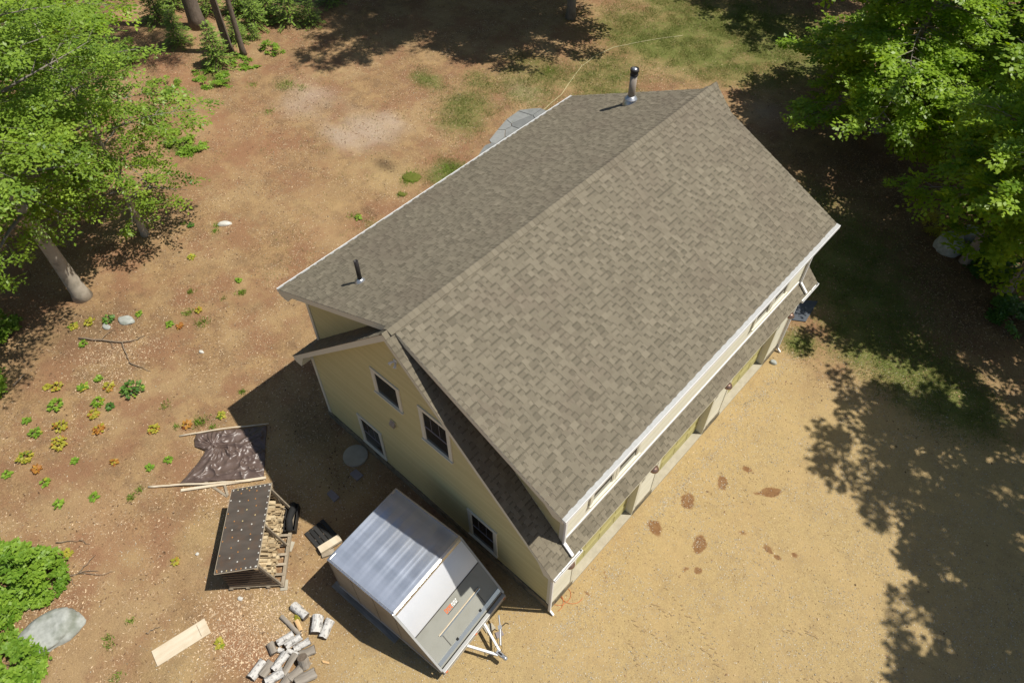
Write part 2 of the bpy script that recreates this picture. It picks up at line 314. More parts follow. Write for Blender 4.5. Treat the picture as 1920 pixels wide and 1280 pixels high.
# ============================================================ house
W, L, XR, ZR = 9.175, 11.93, -4.5875, 8.16
OE, OG = .27, .38                              # eave / rake overhang of the steep roof
KD = .47; DX = .29                             # dormer slope and eave overhang
DY0, DY1, CY0, CY1 = -.15, 11.91, .34, 11.58   # dormer rakes and cheek walls
sz = lambda x: ZR-abs(x-XR)                    # steep roof surface
dz = lambda x: ZR-KD*abs(x-XR)
H = thing('garage_house', 'large tan garage with brown shingle roof, wide dormers and three bay doors', 'house', (XR, L/2, 0))
H.matrix_world  # base empty; parts are modelled in world space
HO = Vector((-XR, -L/2, 0))
def hp(o):
    o.parent = H; o.matrix_parent_inverse = Matrix.Translation(-Vector((XR, L/2, 0))); return o
def hb(mb, name, m, **k): return hp(mb.build(name, m, None, **k))
def sub(mb, name, m, parent, **k):            # sub-part: same world-space coordinates
    o = mb.build(name, m, None, **k); o.parent = parent; return o

# --- walls with clapboards
def clap(mb, y, x0f, x1f, z0, z1, face, ex=.105, th=.016, axis='y'):
    z = z0
    while z < z1-.01:
        t = min(z+ex, z1); a0, a1, b0, b1 = x0f(z), x1f(z), x0f(t), x1f(t)
        if a1-a0 > .03 and b1-b0 > .005:
            o, i = y+face*th, y+face*.003; tn = random.random()
            P = [(a0,o,z),(a1,o,z),(b1,i,t),(b0,i,t),(a0,y,z),(a1,y,z)]
            if axis == 'x': P = [(q[1], q[0], q[2]) for q in P]
            mb.add(P, [(0,1,2,3),(4,5,1,0)], tn)
        z = t
ZS = .34                                        # siding starts above the foundation
rk = .20                                        # roof build-up below the surface
for nm, y, fc in (('front', 0, -1), ('back', L, 1)):
    mb = MB(); yy = (0, .16) if fc < 0 else (L-.16, L)
    mb.prism([(-W,.2),(0,.2),(0,sz(0)-rk),(XR,ZR-rk),(-W,sz(-W)-rk)], 'y', *yy)
    lo = lambda z: max(-W, XR-(ZR-rk-z)); hi = lambda z: min(0, XR+(ZR-rk-z))
    clap(mb, y, lo, hi, ZS, ZR-rk-.05, fc)
    hb(mb, 'gable_wall', 'siding')
    mb = MB()
    for x0, x1 in ((-W-.02, -W+.10), (-.10, .02)):
        mb = MB(); mb.box(x0, x1, *((-.035, .06) if fc < 0 else (L-.06, L+.035)), ZS-.02, sz(0)-rk); hb(mb, 'corner_board', 'trim')
# side walls
mb = MB(); mb.box(-W, -W+.16, .17, L-.17, .2, sz(-W)-rk); clap(mb, -W, lambda z: .1, lambda z: L-.1, ZS, sz(-W)-rk, -1, axis='x'); hb(mb, 'side_wall', 'siding')
D0, DW, PW = .932, 2.74, .97
doors = [(D0+i*(DW+PW), D0+i*(DW+PW)+DW) for i in range(3)]; DH = 2.42
edges = [(.0, doors[0][0])]+[(doors[i][1], doors[i+1][0]) for i in range(2)]+[(doors[2][1], L)]
for i, (a, b_) in enumerate(edges):
    mb = MB(); y0 = a+(.165 if i == 0 else 0); y1 = b_-(.165 if i == 3 else 0)
    mb.box(-.3, 0, y0, y1, .2, sz(0)-rk-.3)
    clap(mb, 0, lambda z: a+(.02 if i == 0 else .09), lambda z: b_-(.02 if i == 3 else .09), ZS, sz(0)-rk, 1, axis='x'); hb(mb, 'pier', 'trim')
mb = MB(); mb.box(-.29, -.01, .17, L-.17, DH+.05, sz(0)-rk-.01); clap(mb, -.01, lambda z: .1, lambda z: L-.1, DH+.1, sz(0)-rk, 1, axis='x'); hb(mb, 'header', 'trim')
mb = MB(); mb.box(-W-.06, -W+.2, -.06, L+.06, -.3, ZS)
mb.box(-W+.2, .03, -.06, .2, -.3, ZS); mb.box(-W+.2, .03, L-.2, L+.06, -.3, ZS)
for i, (a, b_) in enumerate(edges): mb.box(-.28, .035, max(a, .2), min(b_, L-.2), -.3, ZS-.06)
hb(mb, 'foundation', 'found', bevel=.01)
# doors
for i, (a, b_) in enumerate(doors):
    d = MB(); d.box(-.26, -.235, a, b_, .07, DH); d = hb(d, 'garage_door', 'door')
    hgt = (DH-.07)/4
    for k in range(4):
        p = MB(); z0 = .07+k*hgt; p.box(-.235, -.20, a+.01, b_-.01, z0+.006, z0+hgt-.006); sub(p, 'panel', 'door', H.children and d, bevel=.008)
        for q in range(4):
            ww = (DW-.02)/4; y0 = a+.01+q*ww
            p = MB(); p.box(-.201, -.190, y0+.07, y0+ww-.07, z0+.10, z0+hgt-.10); sub(p, 'raised_panel', 'door', d, bevel=.006)
    f = MB()
    f.box(-.29, .028, a-.001, a+.028, .06, DH+.02); f.box(-.29, .028, b_-.028, b_+.001, .06, DH+.02)
    f.box(0, .028, a-.10, a-.0015, ZS-.1, DH+.14); f.box(0, .028, b_+.0015, b_+.10, ZS-.1, DH+.14); f.box(-.288, .026, a+.028, b_-.028, DH-.02, DH+.14)
    hb(f, 'door_frame', 'trim')
    s_ = MB(); s_.box(-.30, .034, a+.0015, b_-.0015, -.2, .07); hb(s_, 'apron', 'concrete', bevel=.012)

# --- dormer walls and cheeks
for sg in (1, -1):
    xw = XR+sg*(abs(XR)-.06); zt = dz(xw)-.16; zb = sz(xw)-.05
    mb = MB(); mb.box(min(xw, xw-sg*.15), max(xw, xw-sg*.15), CY0+.11, CY1-.11, zb, zt)
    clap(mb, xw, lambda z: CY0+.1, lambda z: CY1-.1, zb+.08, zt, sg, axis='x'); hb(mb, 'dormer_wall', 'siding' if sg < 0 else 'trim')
    mb = MB(); x_ = xw+sg*.012; mb.box(min(xw, x_+sg*.02), max(xw, x_+sg*.02), CY0+.02, CY1-.02, zb+.045, zb+.12); hb(mb, 'flashing_board', 'white')
    for y, fc, yy in ((CY0, -1, (CY0, CY0+.1)), (CY1, 1, (CY1-.1, CY1))):
        mb = MB(); mb.prism([(XR+sg*.3, ZR-.46), (xw, sz(xw)-.1), (xw, dz(xw)-.14), (XR+sg*.3, dz(XR+sg*.3)-.14)], 'y', *yy)
        # clapboards between the two roof planes
        def xa(z, sg=sg): return (ZR-z)
        def xb(z): return min(abs(xw-XR), (ZR-.14-z)/KD)
        if sg > 0: clap(mb, y, lambda z: XR+max(ZR-z-.02, .2), lambda z: XR+max(xb(z), .2), sz(xw)-.0, ZR-.5, fc)
        else: clap(mb, y, lambda z: XR-max(xb(z), .2), lambda z: XR-max(ZR-z-.02, .2), sz(xw)-.0, ZR-.5, fc)
        hb(mb, 'cheek_wall', 'siding')
        mb = MB(); mb.box(xw-.10 if sg > 0 else xw-.02, xw+.02 if sg > 0 else xw+.10, *((y-.035, y+.05) if fc < 0 else (y-.05, y+.035)), sz(xw)-.02, dz(xw)-.15); hb(mb, 'corner_board', 'trim')

# --- roof decks
def deck(name, x0, x1, zf, y0, y1, th=.13, top=.018):
    mb = MB(); mb.prism([(x0, zf(x0)-top), (x1, zf(x1)-top), (x1, zf(x1)-top-th), (x0, zf(x0)-top-th)], 'y', y0, y1); return hb(mb, name, 'trim')
roofs = []
for sg in (1, -1):
    xe = XR+sg*(abs(XR)+OE); de = XR+sg*(abs(XR)+DX-(.09 if sg > 0 else .04))
    s_ = deck('roof_slope', XR, xe, sz, -OG, L+OG); d_ = deck('dormer_roof', XR, de, dz, DY0, DY1)
    roofs.append((sg, s_, d_))
    # rake fascias and returns
    for y0, y1 in ((-OG-.022, -OG-.001), (L+OG+.001, L+OG+.022)):
        mb = MB(); mb.prism([(XR, ZR-.022), (xe, sz(xe)-.022), (xe, sz(xe)-.22), (XR, ZR-.24)], 'y', y0, y1); hb(mb, 'rake_board', 'trim')
    for y0, y1 in ((DY0-.022, DY0-.001), (DY1+.001, DY1+.022)):
        mb = MB(); mb.prism([(XR, ZR-.022), (de, dz(de)-.022), (de, dz(de)-.19), (XR, ZR-.20)], 'y', y0, y1); hb(mb, 'rake_board', 'trim')
    # boxed eave returns
    xw = XR+sg*abs(XR); xi = xw-sg*.32
    for y0, y1 in ((-OG, -.04), (L+.04, L+OG)):
        mb = MB(); mb.prism([(xe, sz(xe)-.16), (xe, sz(xe)-.29), (xw, sz(xe)-.29), (xi, sz(xi)-.16)], 'y', y0, y1); hb(mb, 'eave_return', 'trim')
    dw = XR+sg*(abs(XR)-.06); di = dw-sg*.4
    for y0, y1 in ((DY0, CY0-.04), (CY1+.04, DY1)):
        mb = MB(); mb.prism([(de, dz(de)-.15), (de, dz(de)-.27), (dw, dz(de)-.27), (di, dz(di)-.15)], 'y', y0, y1); hb(mb, 'eave_return', 'trim')
    # eave fascia + soffit
    mb = MB(); q = xe-sg*.015; mb.box(min(q, xe+sg*.004), max(q, xe+sg*.004), -OG+.002, L+OG-.002, sz(xe)-.2, sz(xe)-.03); hb(mb, 'fascia', 'trim')
    mb = MB(); q = de-sg*.015; mb.box(min(q, de+sg*.004), max(q, de+sg*.004), DY0+.002, DY1-.002, dz(de)-.2, dz(de)-.03); hb(mb, 'fascia', 'trim')
    # gutters: U profile with a leaf guard
    def gutter(x, z, y0, y1, w_=.11, h_=.10, guard=True):
        mb = MB(); o = x+sg*w_
        mb.box(min(x, o), max(x, o), y0, y1, z-h_, z-h_+.008)
        mb.box(min(o, o-sg*.012), max(o, o-sg*.012), y0, y1, z-h_+.008, z)
        for y in (y0, y1-.008): mb.box(min(x, o-sg*.0125), max(x, o-sg*.0125), y, y+.008, z-h_+.008, z-.004)
        g_ = hb(mb, 'gutter', 'white')
        if guard:
            m2 = MB(); m2.add([(x-sg*.02, y0, z+.012), (x-sg*.02, y1, z+.012), (o-sg*.013, y1, z-.006), (o-sg*.013, y0, z-.006), (x-sg*.02, y0, z+.009), (x-sg*.02, y1, z+.009), (o-sg*.013, y1, z-.009), (o-sg*.013, y0, z-.009)], [(0,1,2,3), (7,6,5,4), (0,3,7,4), (1,5,6,2)]); sub(m2, 'leaf_guard', 'guard', g_)
    gutter(de+sg*.005, dz(de)-.012, DY0-.02, DY1+.02, .10 if sg > 0 else .055)
    if sg > 0:
        gutter(xe+.006, sz(xe)-.02, -OG-.02, .62, .085, .09, False); gutter(xe+.006, sz(xe)-.02, L-.62, L+OG+.02, .085, .09, False)
        for yy, fy in ((CY0-.02, -1), (CY1+.02, 1)):
            mb = MB(); y = yy+fy*.0; xw2 = dw+.055
            mb.beam((de+.05, y, dz(de)-.08), (xw2, y, dz(de)-.32), .075, .06); mb.beam((xw2, y, dz(de)-.30), (xw2, y, sz(xw2)+.10), .075, .06, (1,0,0))
            mb.beam((xw2-.02, y, sz(xw2)+.085), (xe+.01, y, sz(xe)+.055), .085, .06); hb(mb, 'downspout', 'white', bevel=.012)
        for y in (-.07, L+.07):
            mb = MB(); mb.beam((xe+.05, y, sz(xe)-.09), (.06, y, sz(xe)-.36), .06, .07); mb.beam((.06, y, sz(xe)-.33), (.06, y, .12), .06, .075, (1,0,0)); mb.beam((.055, y, .15), (.20, y, .03), .06, .07)
            hb(mb, 'downspout', 'white', bevel=.012)

# --- shingles: every tab and every gap of the laminated courses is a piece
EXP = .143
WID = [.09,.11,.14,.17,.20]
cand = []; pools = {}
def shingle_plane(key, ex, ez, ux, uz, slope_len, y0, y1, s_lo=0.0, s_hi=None):
    """eave point (ex, ez), unit up-slope (ux, uz)"""
    s_hi = s_hi or slope_len; pool = pools.setdefault(key, [[], [], []])
    nx_, nz_ = (-uz, ux) if ux > 0 else (uz, -ux)
    i = int(s_lo/EXP)
    while i*EXP < s_hi-.02:
        y = y0; tab = random.random() < .5; a = i*EXP; bt = min((i+1)*EXP+.012, s_hi+.01)
        run = random.random()
        while y < y1-.004:
            wd = random.choice(WID); cl = y+wd > y1-.03
            if cl: wd = y1-y
            tn = min(9, max(0, int(random.gauss(5.6, .95) if tab else random.gauss(4.7, .9))))/9
            t = (.017 if tab else .010)
            pool[0].append((a, bt, y, wd, t, tn, tab, (ex, ez, ux, uz, nx_, nz_), cl)); y += wd; tab = not tab
            if random.random() < .14: tab = not tab
        i += 1
for sg, s_, d_ in roofs:
    xe = XR+sg*(abs(XR)+OE+.02); de = XR+sg*(abs(XR)+DX-.065 if sg > 0 else abs(XR)+DX-.02)
    n = math.hypot(1, KD); lu = abs(de-XR)*n; u = (-sg/n, KD/n)
    shingle_plane(d_, de, dz(de)-.018, *u, lu-.02, DY0-.02, DY1+.02)
    n = math.sqrt(2); lu = abs(xe-XR)*n; u = (-sg/n, 1/n)
    shingle_plane(s_, xe, sz(xe)-.018, *u, lu-.02, -OG-.035, CY0-.02); shingle_plane(s_, xe, sz(xe)-.018, *u, lu-.02, CY1+.02, L+OG+.035)
    shingle_plane(s_, xe, sz(xe)-.018, *u, lu, CY0-.02, CY1+.02, 0, .50)
allp = []
for key, pool in pools.items():
    for q in pool[0]:
        a, bt, y, wd, t, tn, tab, (ex, ez, ux, uz, nx_, nz_), cl = q
        area = 0
        if not cl:
            P = np.array([(ex+ux*a, y, ez+uz*a), (ex+ux*a, y+wd, ez+uz*a), (ex+ux*bt, y+wd, ez+uz*bt), (ex+ux*bt, y, ez+uz*bt)])
            p2 = proj(P); area = abs(sum(p2[i][0]*p2[(i+1) % 4][1]-p2[(i+1) % 4][0]*p2[i][1] for i in range(4)))/2
            if (nx_*(CAM[0]-ex)+nz_*(CAM[2]-ez)) < 0: area = 0
        allp.append((area, key, q))
order = sorted(range(len(allp)), key=lambda i: -allp[i][0]); single = set(order[:300])
def piece_mesh(wd, dl, t):
    m_ = dl*.62; tm = .001+(t-.001)*.38      # the top third of a recessed piece carries the darker granule band
    V = [(0,0,t),(wd,0,t),(wd,dl,.001),(0,dl,.001),(0,0,-.003),(wd,0,-.003),(wd,dl,-.003),(0,dl,-.003),(wd,m_,tm),(0,m_,tm)]
    return V, [(0,1,8,9),(9,8,2,3),(4,5,1,0),(5,6,2,8,1),(7,4,0,9,3)]
def band(mb, n0, tab, tn):
    if not tab: mb.t[n0+1] = max(0, tn-.42)
cache = {}; joined = {}
for i, (area, key, (a, bt, y, wd, t, tn, tab, (ex, ez, ux, uz, nx_, nz_), cl)) in enumerate(allp):
    g_ = .003
    ww = wd-g_
    V, Fc = piece_mesh(ww, bt-a, t)
    if ux < 0:   # right-hand slope: across axis must run +y -> build with flipped order
        pass
    mtx = Matrix(((0, ux, nx_, ex+ux*a), (1, 0, 0, y+g_/2), (0, uz, nz_, ez+uz*a), (0, 0, 0, 1)))
    if i in single:
        k = (round(ww, 3), round(bt-a, 3), t, tn)
        if k not in cache:
            mb = MB(); mb.add(V, Fc, tn); band(mb, 0, tab, tn); cache[k] = mb.mesh('shingle'); cache[k].materials.append(M['shingle'])
        o = bpy.data.objects.new('shingle', cache[k]); COL.objects.link(o); o.parent = key; o.matrix_parent_inverse = Matrix.Identity(4); o.matrix_local = mtx
    else:
        mb = joined.setdefault(key, MB()); n0 = len(mb.t); mb.add([mtx@Vector(q) for q in V], Fc, tn); band(mb, n0, tab, tn)
for key, mb in joined.items():
    o = sub(mb, 'shingles', 'shingle', key); o['kind'] = 'stuff'
# ridge caps
y = -OG-.04; k = 0
while y < L+OG:
    kk = 1 if (y < DY0-.17 or y > DY1) else KD
    mb = MB(); tn = random.choice((.4,.5,.6,.7)); w_ = .15; e2 = min(y+.165, L+OG+.04)
    lift0, lift1 = .020, .012; cs = 1/math.hypot(1, kk)
    V = []
    for yy, lf in ((y, lift0), (e2, lift1)):
        V += [(XR-w_*cs, yy, ZR-w_*cs*kk+lf-.004), (XR, yy, ZR+lf+.006), (XR+w_*cs, yy, ZR-w_*cs*kk+lf-.004)]
    V += [(q[0], q[1], q[2]-.016) for q in V]
    mb.add(V, [(0,3,4,1),(1,4,5,2),(0,1,7,6),(1,2,8,7),(2,5,11,8),(3,0,6,9)], tn); o = sub(mb, 'ridge_cap', 'shingle', roofs[0][2]); y += EXP

# --- windows on the gable (y = 0 plane) and dormer
def window(xc, zc, w_, h_, mode, frame='gable', xw=0, yw=0):
    def B(mb, a0, a1, z0, z1, d0, d1):         # d: outward distance
        if frame == 'gable': mb.box(a0, a1, -d1, -d0, z0, z1)
        else: mb.box(xw+d0, xw+d1, a0, a1, z0, z1)
        return mb
    a0, a1, z0, z1 = xc-w_/2, xc+w_/2, zc-h_/2, zc+h_/2; t = .10
    rt = B(MB(), a0+.02, a1-.02, z0+.02, z1-.02, .002, .016); rt = hb(rt, 'window', 'dark')
    for q in ((a0, a0+t, z0+.001, z1-t-.001), (a1-t, a1, z0+.001, z1-t-.001), (a0-.015, a1+.015, z1-t, z1+.01)):
        sub(B(MB(), *q, .0, .045), 'casing', 'trim', rt, bevel=.004)
    sub(B(MB(), a0-.02, a1+.02, z0-.05, z0, .0, .075), 'sill', 'trim', rt, bevel=.004)
    i0, i1, j0, j1 = a0+t, a1-t, z0+.001, z1-t
    m2 = MB(); f_ = .032
    B(m2, i0, i0+f_, j0, j1, .016, .034); B(m2, i1-f_, i1, j0, j1, .016, .034); B(m2, i0+f_, i1-f_, j0, j0+f_, .016, .033); B(m2, i0+f_, i1-f_, j1-f_, j1, .016, .033)
    sub(m2, 'sash', 'trim', rt)
    mid = (j0+j1)/2
    if mode == 'hung':
        sub(B(MB(), i0+f_, i1-f_, mid-.014, mid+.014, .017, .034), 'meeting_rail', 'paver', rt)
        for k in (1, 2): sub(B(MB(), i0+(i1-i0)*k/3-.006, i0+(i1-i0)*k/3+.006, mid+.02, j1-f_, .0192, .021), 'muntin', 'paver', rt)
        ps = ((j0+f_, mid-.02), (mid+.02, j1-f_))
    else: ps = ((j0+f_, j1-f_),)
    for z_0, z_1 in ps: sub(B(MB(), i0+f_, i1-f_, z_0, z_1, .0162, .019), 'pane', 'glass', rt)
window(-5.53, 4.90, 1.05, .98, 'awning'); window(-3.80, 4.70, 1.06, 1.42, 'hung'); window(-6.90, 1.25, 1.05, 1.42, 'hung'); window(-2.39, 1.27, 1.05, 1.44, 'hung')
for y in (1.70, 2.68, 8.96, 9.94): window(y, 4.62, .96, .94, 'awning', 'dormer', xw=-.045)
# --- lamps, vents, pipes
for y in (.46, 4.02, 7.72, 11.40):
    mb = MB(); mb.box(.014, .04, y-.05, y+.05, 2.36, 2.56); lp = hb(mb, 'wall_lamp', 'copper', bevel=.006)
    mb = MB(); mb.tube([(.03, y, 2.52), (.08, y, 2.60), (.13, y, 2.58), (.14, y, 2.52)], .012, 8); sub(mb, 'arm', 'copper', lp, smooth=True)
    mb = MB(); mb.lathe([(.135, 0), (.14, .012), (.128, .05), (.10, .09), (.06, .118), (.028, .128), (.022, .16), (.006, .17)], 20, (.145, y, 2.38)); sub(mb, 'shade', 'copper', lp, smooth=True)
    mb = MB(); mb.lathe([(.02, -.07), (.045, -.05), (.05, -.01), (.03, .03)], 12, (.145, y, 2.38)); sub(mb, 'globe', 'capw', lp, smooth=True)
mb = MB(); mb.lathe([(.24, -.10), (.235, -.07), (.17, .10), (.155, .12)], 24, (-6.61, 11.13, 7.23)); cp = hb(mb, 'chimney_pipe', 'galv', smooth=True)
mb = MB(); mb.lathe([(.115, .07), (.20, .115), (.19, .13), (.12, .20), (.11, .21)], 24, (-6.61, 11.13, 7.23)); sub(mb, 'storm_collar', 'galv', cp, smooth=True)
mb = MB(); mb.lathe([(.105, 0), (.105, .86)], 24, (-6.61, 11.13, 7.23)); sub(mb, 'pipe', 'pipe', cp, smooth=True)
mb = MB(); mb.lathe([(.106, .88), (.125, .89), (.125, .91), (.112, .92), (.112, 1.0), (.13, 1.01), (.13, 1.08), (.105, 1.085), (.10, 1.05)], 24, (-6.61, 11.13, 7.23)); sub(mb, 'cap', 'dark', cp, smooth=True)
mb = MB(); mb.lathe([(.105, 1.055), (.05, 1.10), (.01, 1.115)], 20, (-6.61, 11.13, 7.23)); sub(mb, 'cap_disc', 'galv', cp, smooth=True)
mb = MB(); mb.lathe([(.055, -.05), (.055, .68), (.042, .685), (.042, .60)], 16, (-7.11, .90, 6.97)); vp = hb(mb, 'vent_pipe', 'dark', smooth=True)
mb = MB(); mb.lathe([(.15, -.075), (.145, -.03), (.075, .06), (.06, .075)], 18, (-7.11, .90, 6.99)); sub(mb, 'flashing', 'galv', vp, smooth=True)
mb = MB(); mb.box(-5.68, -5.46, -.035, 0, 3.24, 3.46); vh = hb(mb, 'wall_vent', 'siding')
mb = MB(); mb.prism([(-.035, 3.45), (-.12, 3.34), (-.12, 3.26), (-.035, 3.26)], 'x', -5.66, -5.48); sub(mb, 'hood', 'pipe', vh, bevel=.006)
mb = MB(); mb.box(-4.95, -4.85, -.04, 0, 6.56, 6.66); fl = hb(mb, 'flood_light', 'white', bevel=.006)
for dx in (-.10, .10):
    mb = MB(); mb.tube([(-4.9, -.04, 6.6), (-4.9+dx*.7, -.08, 6.57), (-4.9+dx*.9, -.14, 6.53)], [.015, .028, .045], 12); sub(mb, 'lamp_head', 'white', fl, smooth=True)

# ============================================================ cargo trailer
TA = R(4.6); T = thing('cargo_trailer', 'grey cargo trailer with shiny aluminium roof and sloped nose beside the gable wall', 'trailer', (-4.55, -2.19, 0), TA)
TW = 1.23; ZT, ZB = 2.15, .48; LB, LF = 2.24, 3.64      # half width, roof height, floor, bend, nose tip
def tb(mb, name, m, parent=None, **k): return mb.build(name, m, parent or T, **k)
nose = lambda x: ZT-(x-LB)*(ZT-ZB-.10)/(LF-LB)
# body shell (sides, rear)
for s_ in (-1, 1):
    mb = MB(); mb.prism([(0, ZB), (LF-.03, ZB), (LF-.03, nose(LF)-.02), (LB, ZT-.03), (0, ZT-.03)], 'y', s_*TW-.02, s_*TW+.02); sd = tb(mb, 'side_panel', 'tside')
    for k in range(4):
        mb = MB(); x = .03+k*.74; mb.box(x, x+.025, s_*(TW+.027)-.006, s_*(TW+.027)+.006, ZB+.03, min(ZT-.05, nose(x+.03)-.06) if x > LB else ZT-.05); tb(mb, 'seam_strip', 'tside', sd)
    mb = MB(); mb.box(.0, LF-.06, s_*(TW+.012)-.022, s_*(TW+.012)+.022, ZB-.06, ZB+.03); tb(mb, 'bottom_rail', 'rail')
mb = MB(); mb.box(-.02, .02, -TW+.02, TW-.02, ZB, ZT-.03); rd = tb(mb, 'rear_door', 'tgrey')
mb = MB(); mb.box(.0, LF-.1, -TW+.05, TW-.05, ZB-.04, ZB); tb(mb, 'floor', 'blackp')
# roof sheet with bows showing through
V = []; nxx, nyy = 60, 12
for i in range(nxx+1):
    x = -.01+(LB+.01)*i/nxx
    for j in range(nyy+1):
        y = -TW+.03+(2*TW-.06)*j/nyy; c_ = 1-(y/TW)**2
        z = ZT+.035*c_+.015*(math.cos(2*math.pi*x/.41)**3)*c_+.006*(vnoise(x*2.2, y*2.2, 4)-.5)
        V.append((x, y, float(z)))
Fq = [(i*(nyy+1)+j, (i+1)*(nyy+1)+j, (i+1)*(nyy+1)+j+1, i*(nyy+1)+j+1) for i in range(nxx) for j in range(nyy)]
mb = MB(); mb.add(V, Fq); rf = tb(mb, 'roof', 'alu', smooth=True)
for s_ in (-1, 1):
    mb = MB(); mb.box(-.03, LB, s_*TW-.03, s_*TW+.03, ZT-.05, ZT+.018); tb(mb, 'roof_rail', 'chrome', rf, bevel=.008)
    mb = MB(); mb.prism([(LB+.001, ZT-.05), (LF-.02, nose(LF-.02)-.06), (LF-.02, nose(LF-.02)+.012), (LB+.001, ZT+.018)], 'y', s_*TW-.028, s_*TW+.028); tb(mb, 'nose_rail', 'rail')
mb = MB(); mb.box(-.035, .03, -TW+.03, TW-.03, ZT-.06, ZT+.014); tb(mb, 'roof_rail', 'chrome', rf, bevel=.006)
mb = MB(); mb.prism([(LB-.05, ZT+.045), (LB+.02, ZT+.03), (LB+.06, ZT-.04), (LB+.05, ZT-.07), (LB-.05, ZT-.02)], 'y', -TW+.03, TW-.03); tb(mb, 'bend_trim', 'chrome', rf, bevel=.006)
# sloped nose: bright upper sheet, grey lower panel
XM = LB+.58
mb = MB(); V = []
for i in range(9):
    x = LB+.03+(XM-LB-.03)*i/8; t = i/8
    for j in range(9):
        y = -TW+.03+(2*TW-.06)*j/8; V.append((x, y, nose(x)+.022*math.sin(math.pi*t)+.006))
mb.add(V, [(i*9+j, (i+1)*9+j, (i+1)*9+j+1, i*9+j+1) for i in range(8) for j in range(8)]); tb(mb, 'nose_sheet', 'alubright', smooth=True)
sl_ = math.atan2(nose(LF)-nose(LB), LF-LB)
def nb(x0, x1, y0, y1, d0, d1):                 # slab on the nose plane (d = height off the plane)
    nx_, nz_ = -math.sin(sl_), math.cos(sl_)
    P = []
    for d in (d0, d1):
        for x, y in ((x0, y0), (x1, y0), (x1, y1), (x0, y1)): P.append((x+nx_*d, y, nose(x)+nz_*d))
    m_ = MB(); m_.add(P, [(3,2,1,0),(4,5,6,7),(0,1,5,4),(1,2,6,5),(2,3,7,6),(3,0,4,7)]); return m_
npn = tb(nb(XM, LF-.06, -TW+.03, TW-.03, -.03, .004), 'nose_panel', 'tgrey')
tb(nb(XM-.012, XM+.006, -TW+.03, TW-.03, .0045, .010), 'seam', 'deck', npn)
tb(nb(LF-.18, LF-.10, -TW+.04, TW-.04, .0045, .02), 'stone_guard', 'chrome', npn)
hatch = tb(nb(XM+.36, LF-.19, -.66, .66, .0045, .014), 'hatch', 'tgrey', npn, bevel=.004)
for y in (-.68, .67): tb(nb(XM+.36, LF-.2, y, y+.012, .0045, .010), 'seam', 'deck', npn)
tb(nb(XM+.31, XM+.325, -.75, .78, .0045, .03), 'drip_rail', 'newwood', npn)
tb(nb(XM+.34, XM+.357, -.72, .80, .0045, .035), 'drip_rail', 'chrome', npn)
for y in (-.45, .45):
    tb(nb(LF-.21, LF-.165, y-.03, y+.03, .021, .04), 'latch', 'rubber', npn)
mb = MB(); mb.box(LF-.05, LF+.05, -TW+.0, TW-.0, ZB-.06, nose(LF)-.0); tb(mb, 'nose_rail', 'rail', bevel=.01)
mb = MB(); mb.box(LF-.02, LF+.055, -TW-.02, TW+.02, ZB-.1, ZB-.061); tb(mb, 'nose_rail', 'plyedge')
# maker's mark, too small to read in the photograph: orange strokes, then white ones, over a thin dark line
cx_ = XM+.14
for k in range(5):
    y = -.25+k*.046; h_ = .062 if k == 0 else .047
    mb = nb(cx_-h_, cx_+.035, y, y+.017, .0046, .006)
    q = nb(cx_-h_, cx_-h_+.022, y+.0172, y+.036, .0046, .006); mb.add(q.v, q.f)
    if k % 2 == 0: q = nb(cx_+.014, cx_+.035, y+.0172, y+.038, .0046, .006); mb.add(q.v, q.f)
    else: q = nb(cx_-.02, cx_+.0, y+.0172, y+.034, .0046, .006); mb.add(q.v, q.f)
    tb(mb, 'lettering', 'orange', npn)
for k in range(5):
    y = -.015+k*.037; mb = nb(cx_-.04, cx_+.035, y, y+.013, .0046, .006)
    q = nb(cx_+.012 if k % 2 else cx_-.04, cx_+.035 if k % 2 else cx_-.018, y+.0132, y+.029, .0046, .006); mb.add(q.v, q.f)
    tb(mb, 'lettering', 'white', npn)
tb(nb(cx_+.048, cx_+.060, -.25, .17, .0046, .006), 'underline', 'deck', npn)
for y in (-TW+.08, TW-.08, 0):
    mb = MB(); mb.obox((LF+.057, y, ZB+.0), .02, .07, .03); tb(mb, 'marker_light', 'orange', bevel=.004)
rv = MB()
for s_ in (-1, 1):
    for k in range(16): rv.lathe([(.007, 0), (.005, .004)], 6, (.05+k*.14, s_*(TW-.005), ZT+.018))
rv = tb(rv, 'rivets', 'guard', rf); rv['kind'] = 'stuff'
# tongue
for s_ in (-1, 1):
    mb = MB(); mb.beam((LF-.3, s_*.48, ZB-.09), (LF+.80, s_*.045, ZB-.09), .06, .09); tb(mb, 'tongue_beam', 'white', bevel=.008)
mb = MB(); mb.beam((LF+.72, 0, ZB-.06), (LF+.92, 0, ZB-.06), .10, .10); mb.tube([(LF+.90, 0, ZB-.05), (LF+1.0, 0, ZB-.05), (LF+1.04, 0, ZB-.07)], [.055, .06, .045], 12); tb(mb, 'coupler', 'galv', bevel=.01)
mb = MB(); mb.beam((LF+.78, 0, ZB), (LF+.90, 0, ZB+.03), .03, .02); tb(mb, 'coupler_latch', 'dark')
mb = MB(); mb.tube([(LF+.42, .52, ZB+.02), (LF+.72, .16, ZB-.01)], .03, 12); mb.tube([(LF+.22, .72, ZB+.03), (LF+.44, .50, ZB+.02)], .022, 12); mb.obox((LF+.44, .49, ZB+.02), .10, .10, .08, Matrix.Rotation(-.8, 3, 'Z')); tb(mb, 'jack', 'galv')
mb = MB(); mb.tube([(LF+.46, .54, ZB+.04), (LF+.50, .66, ZB+.10), (LF+.58, .68, ZB+.10)], .013, 8); tb(mb, 'jack_handle', 'dark')
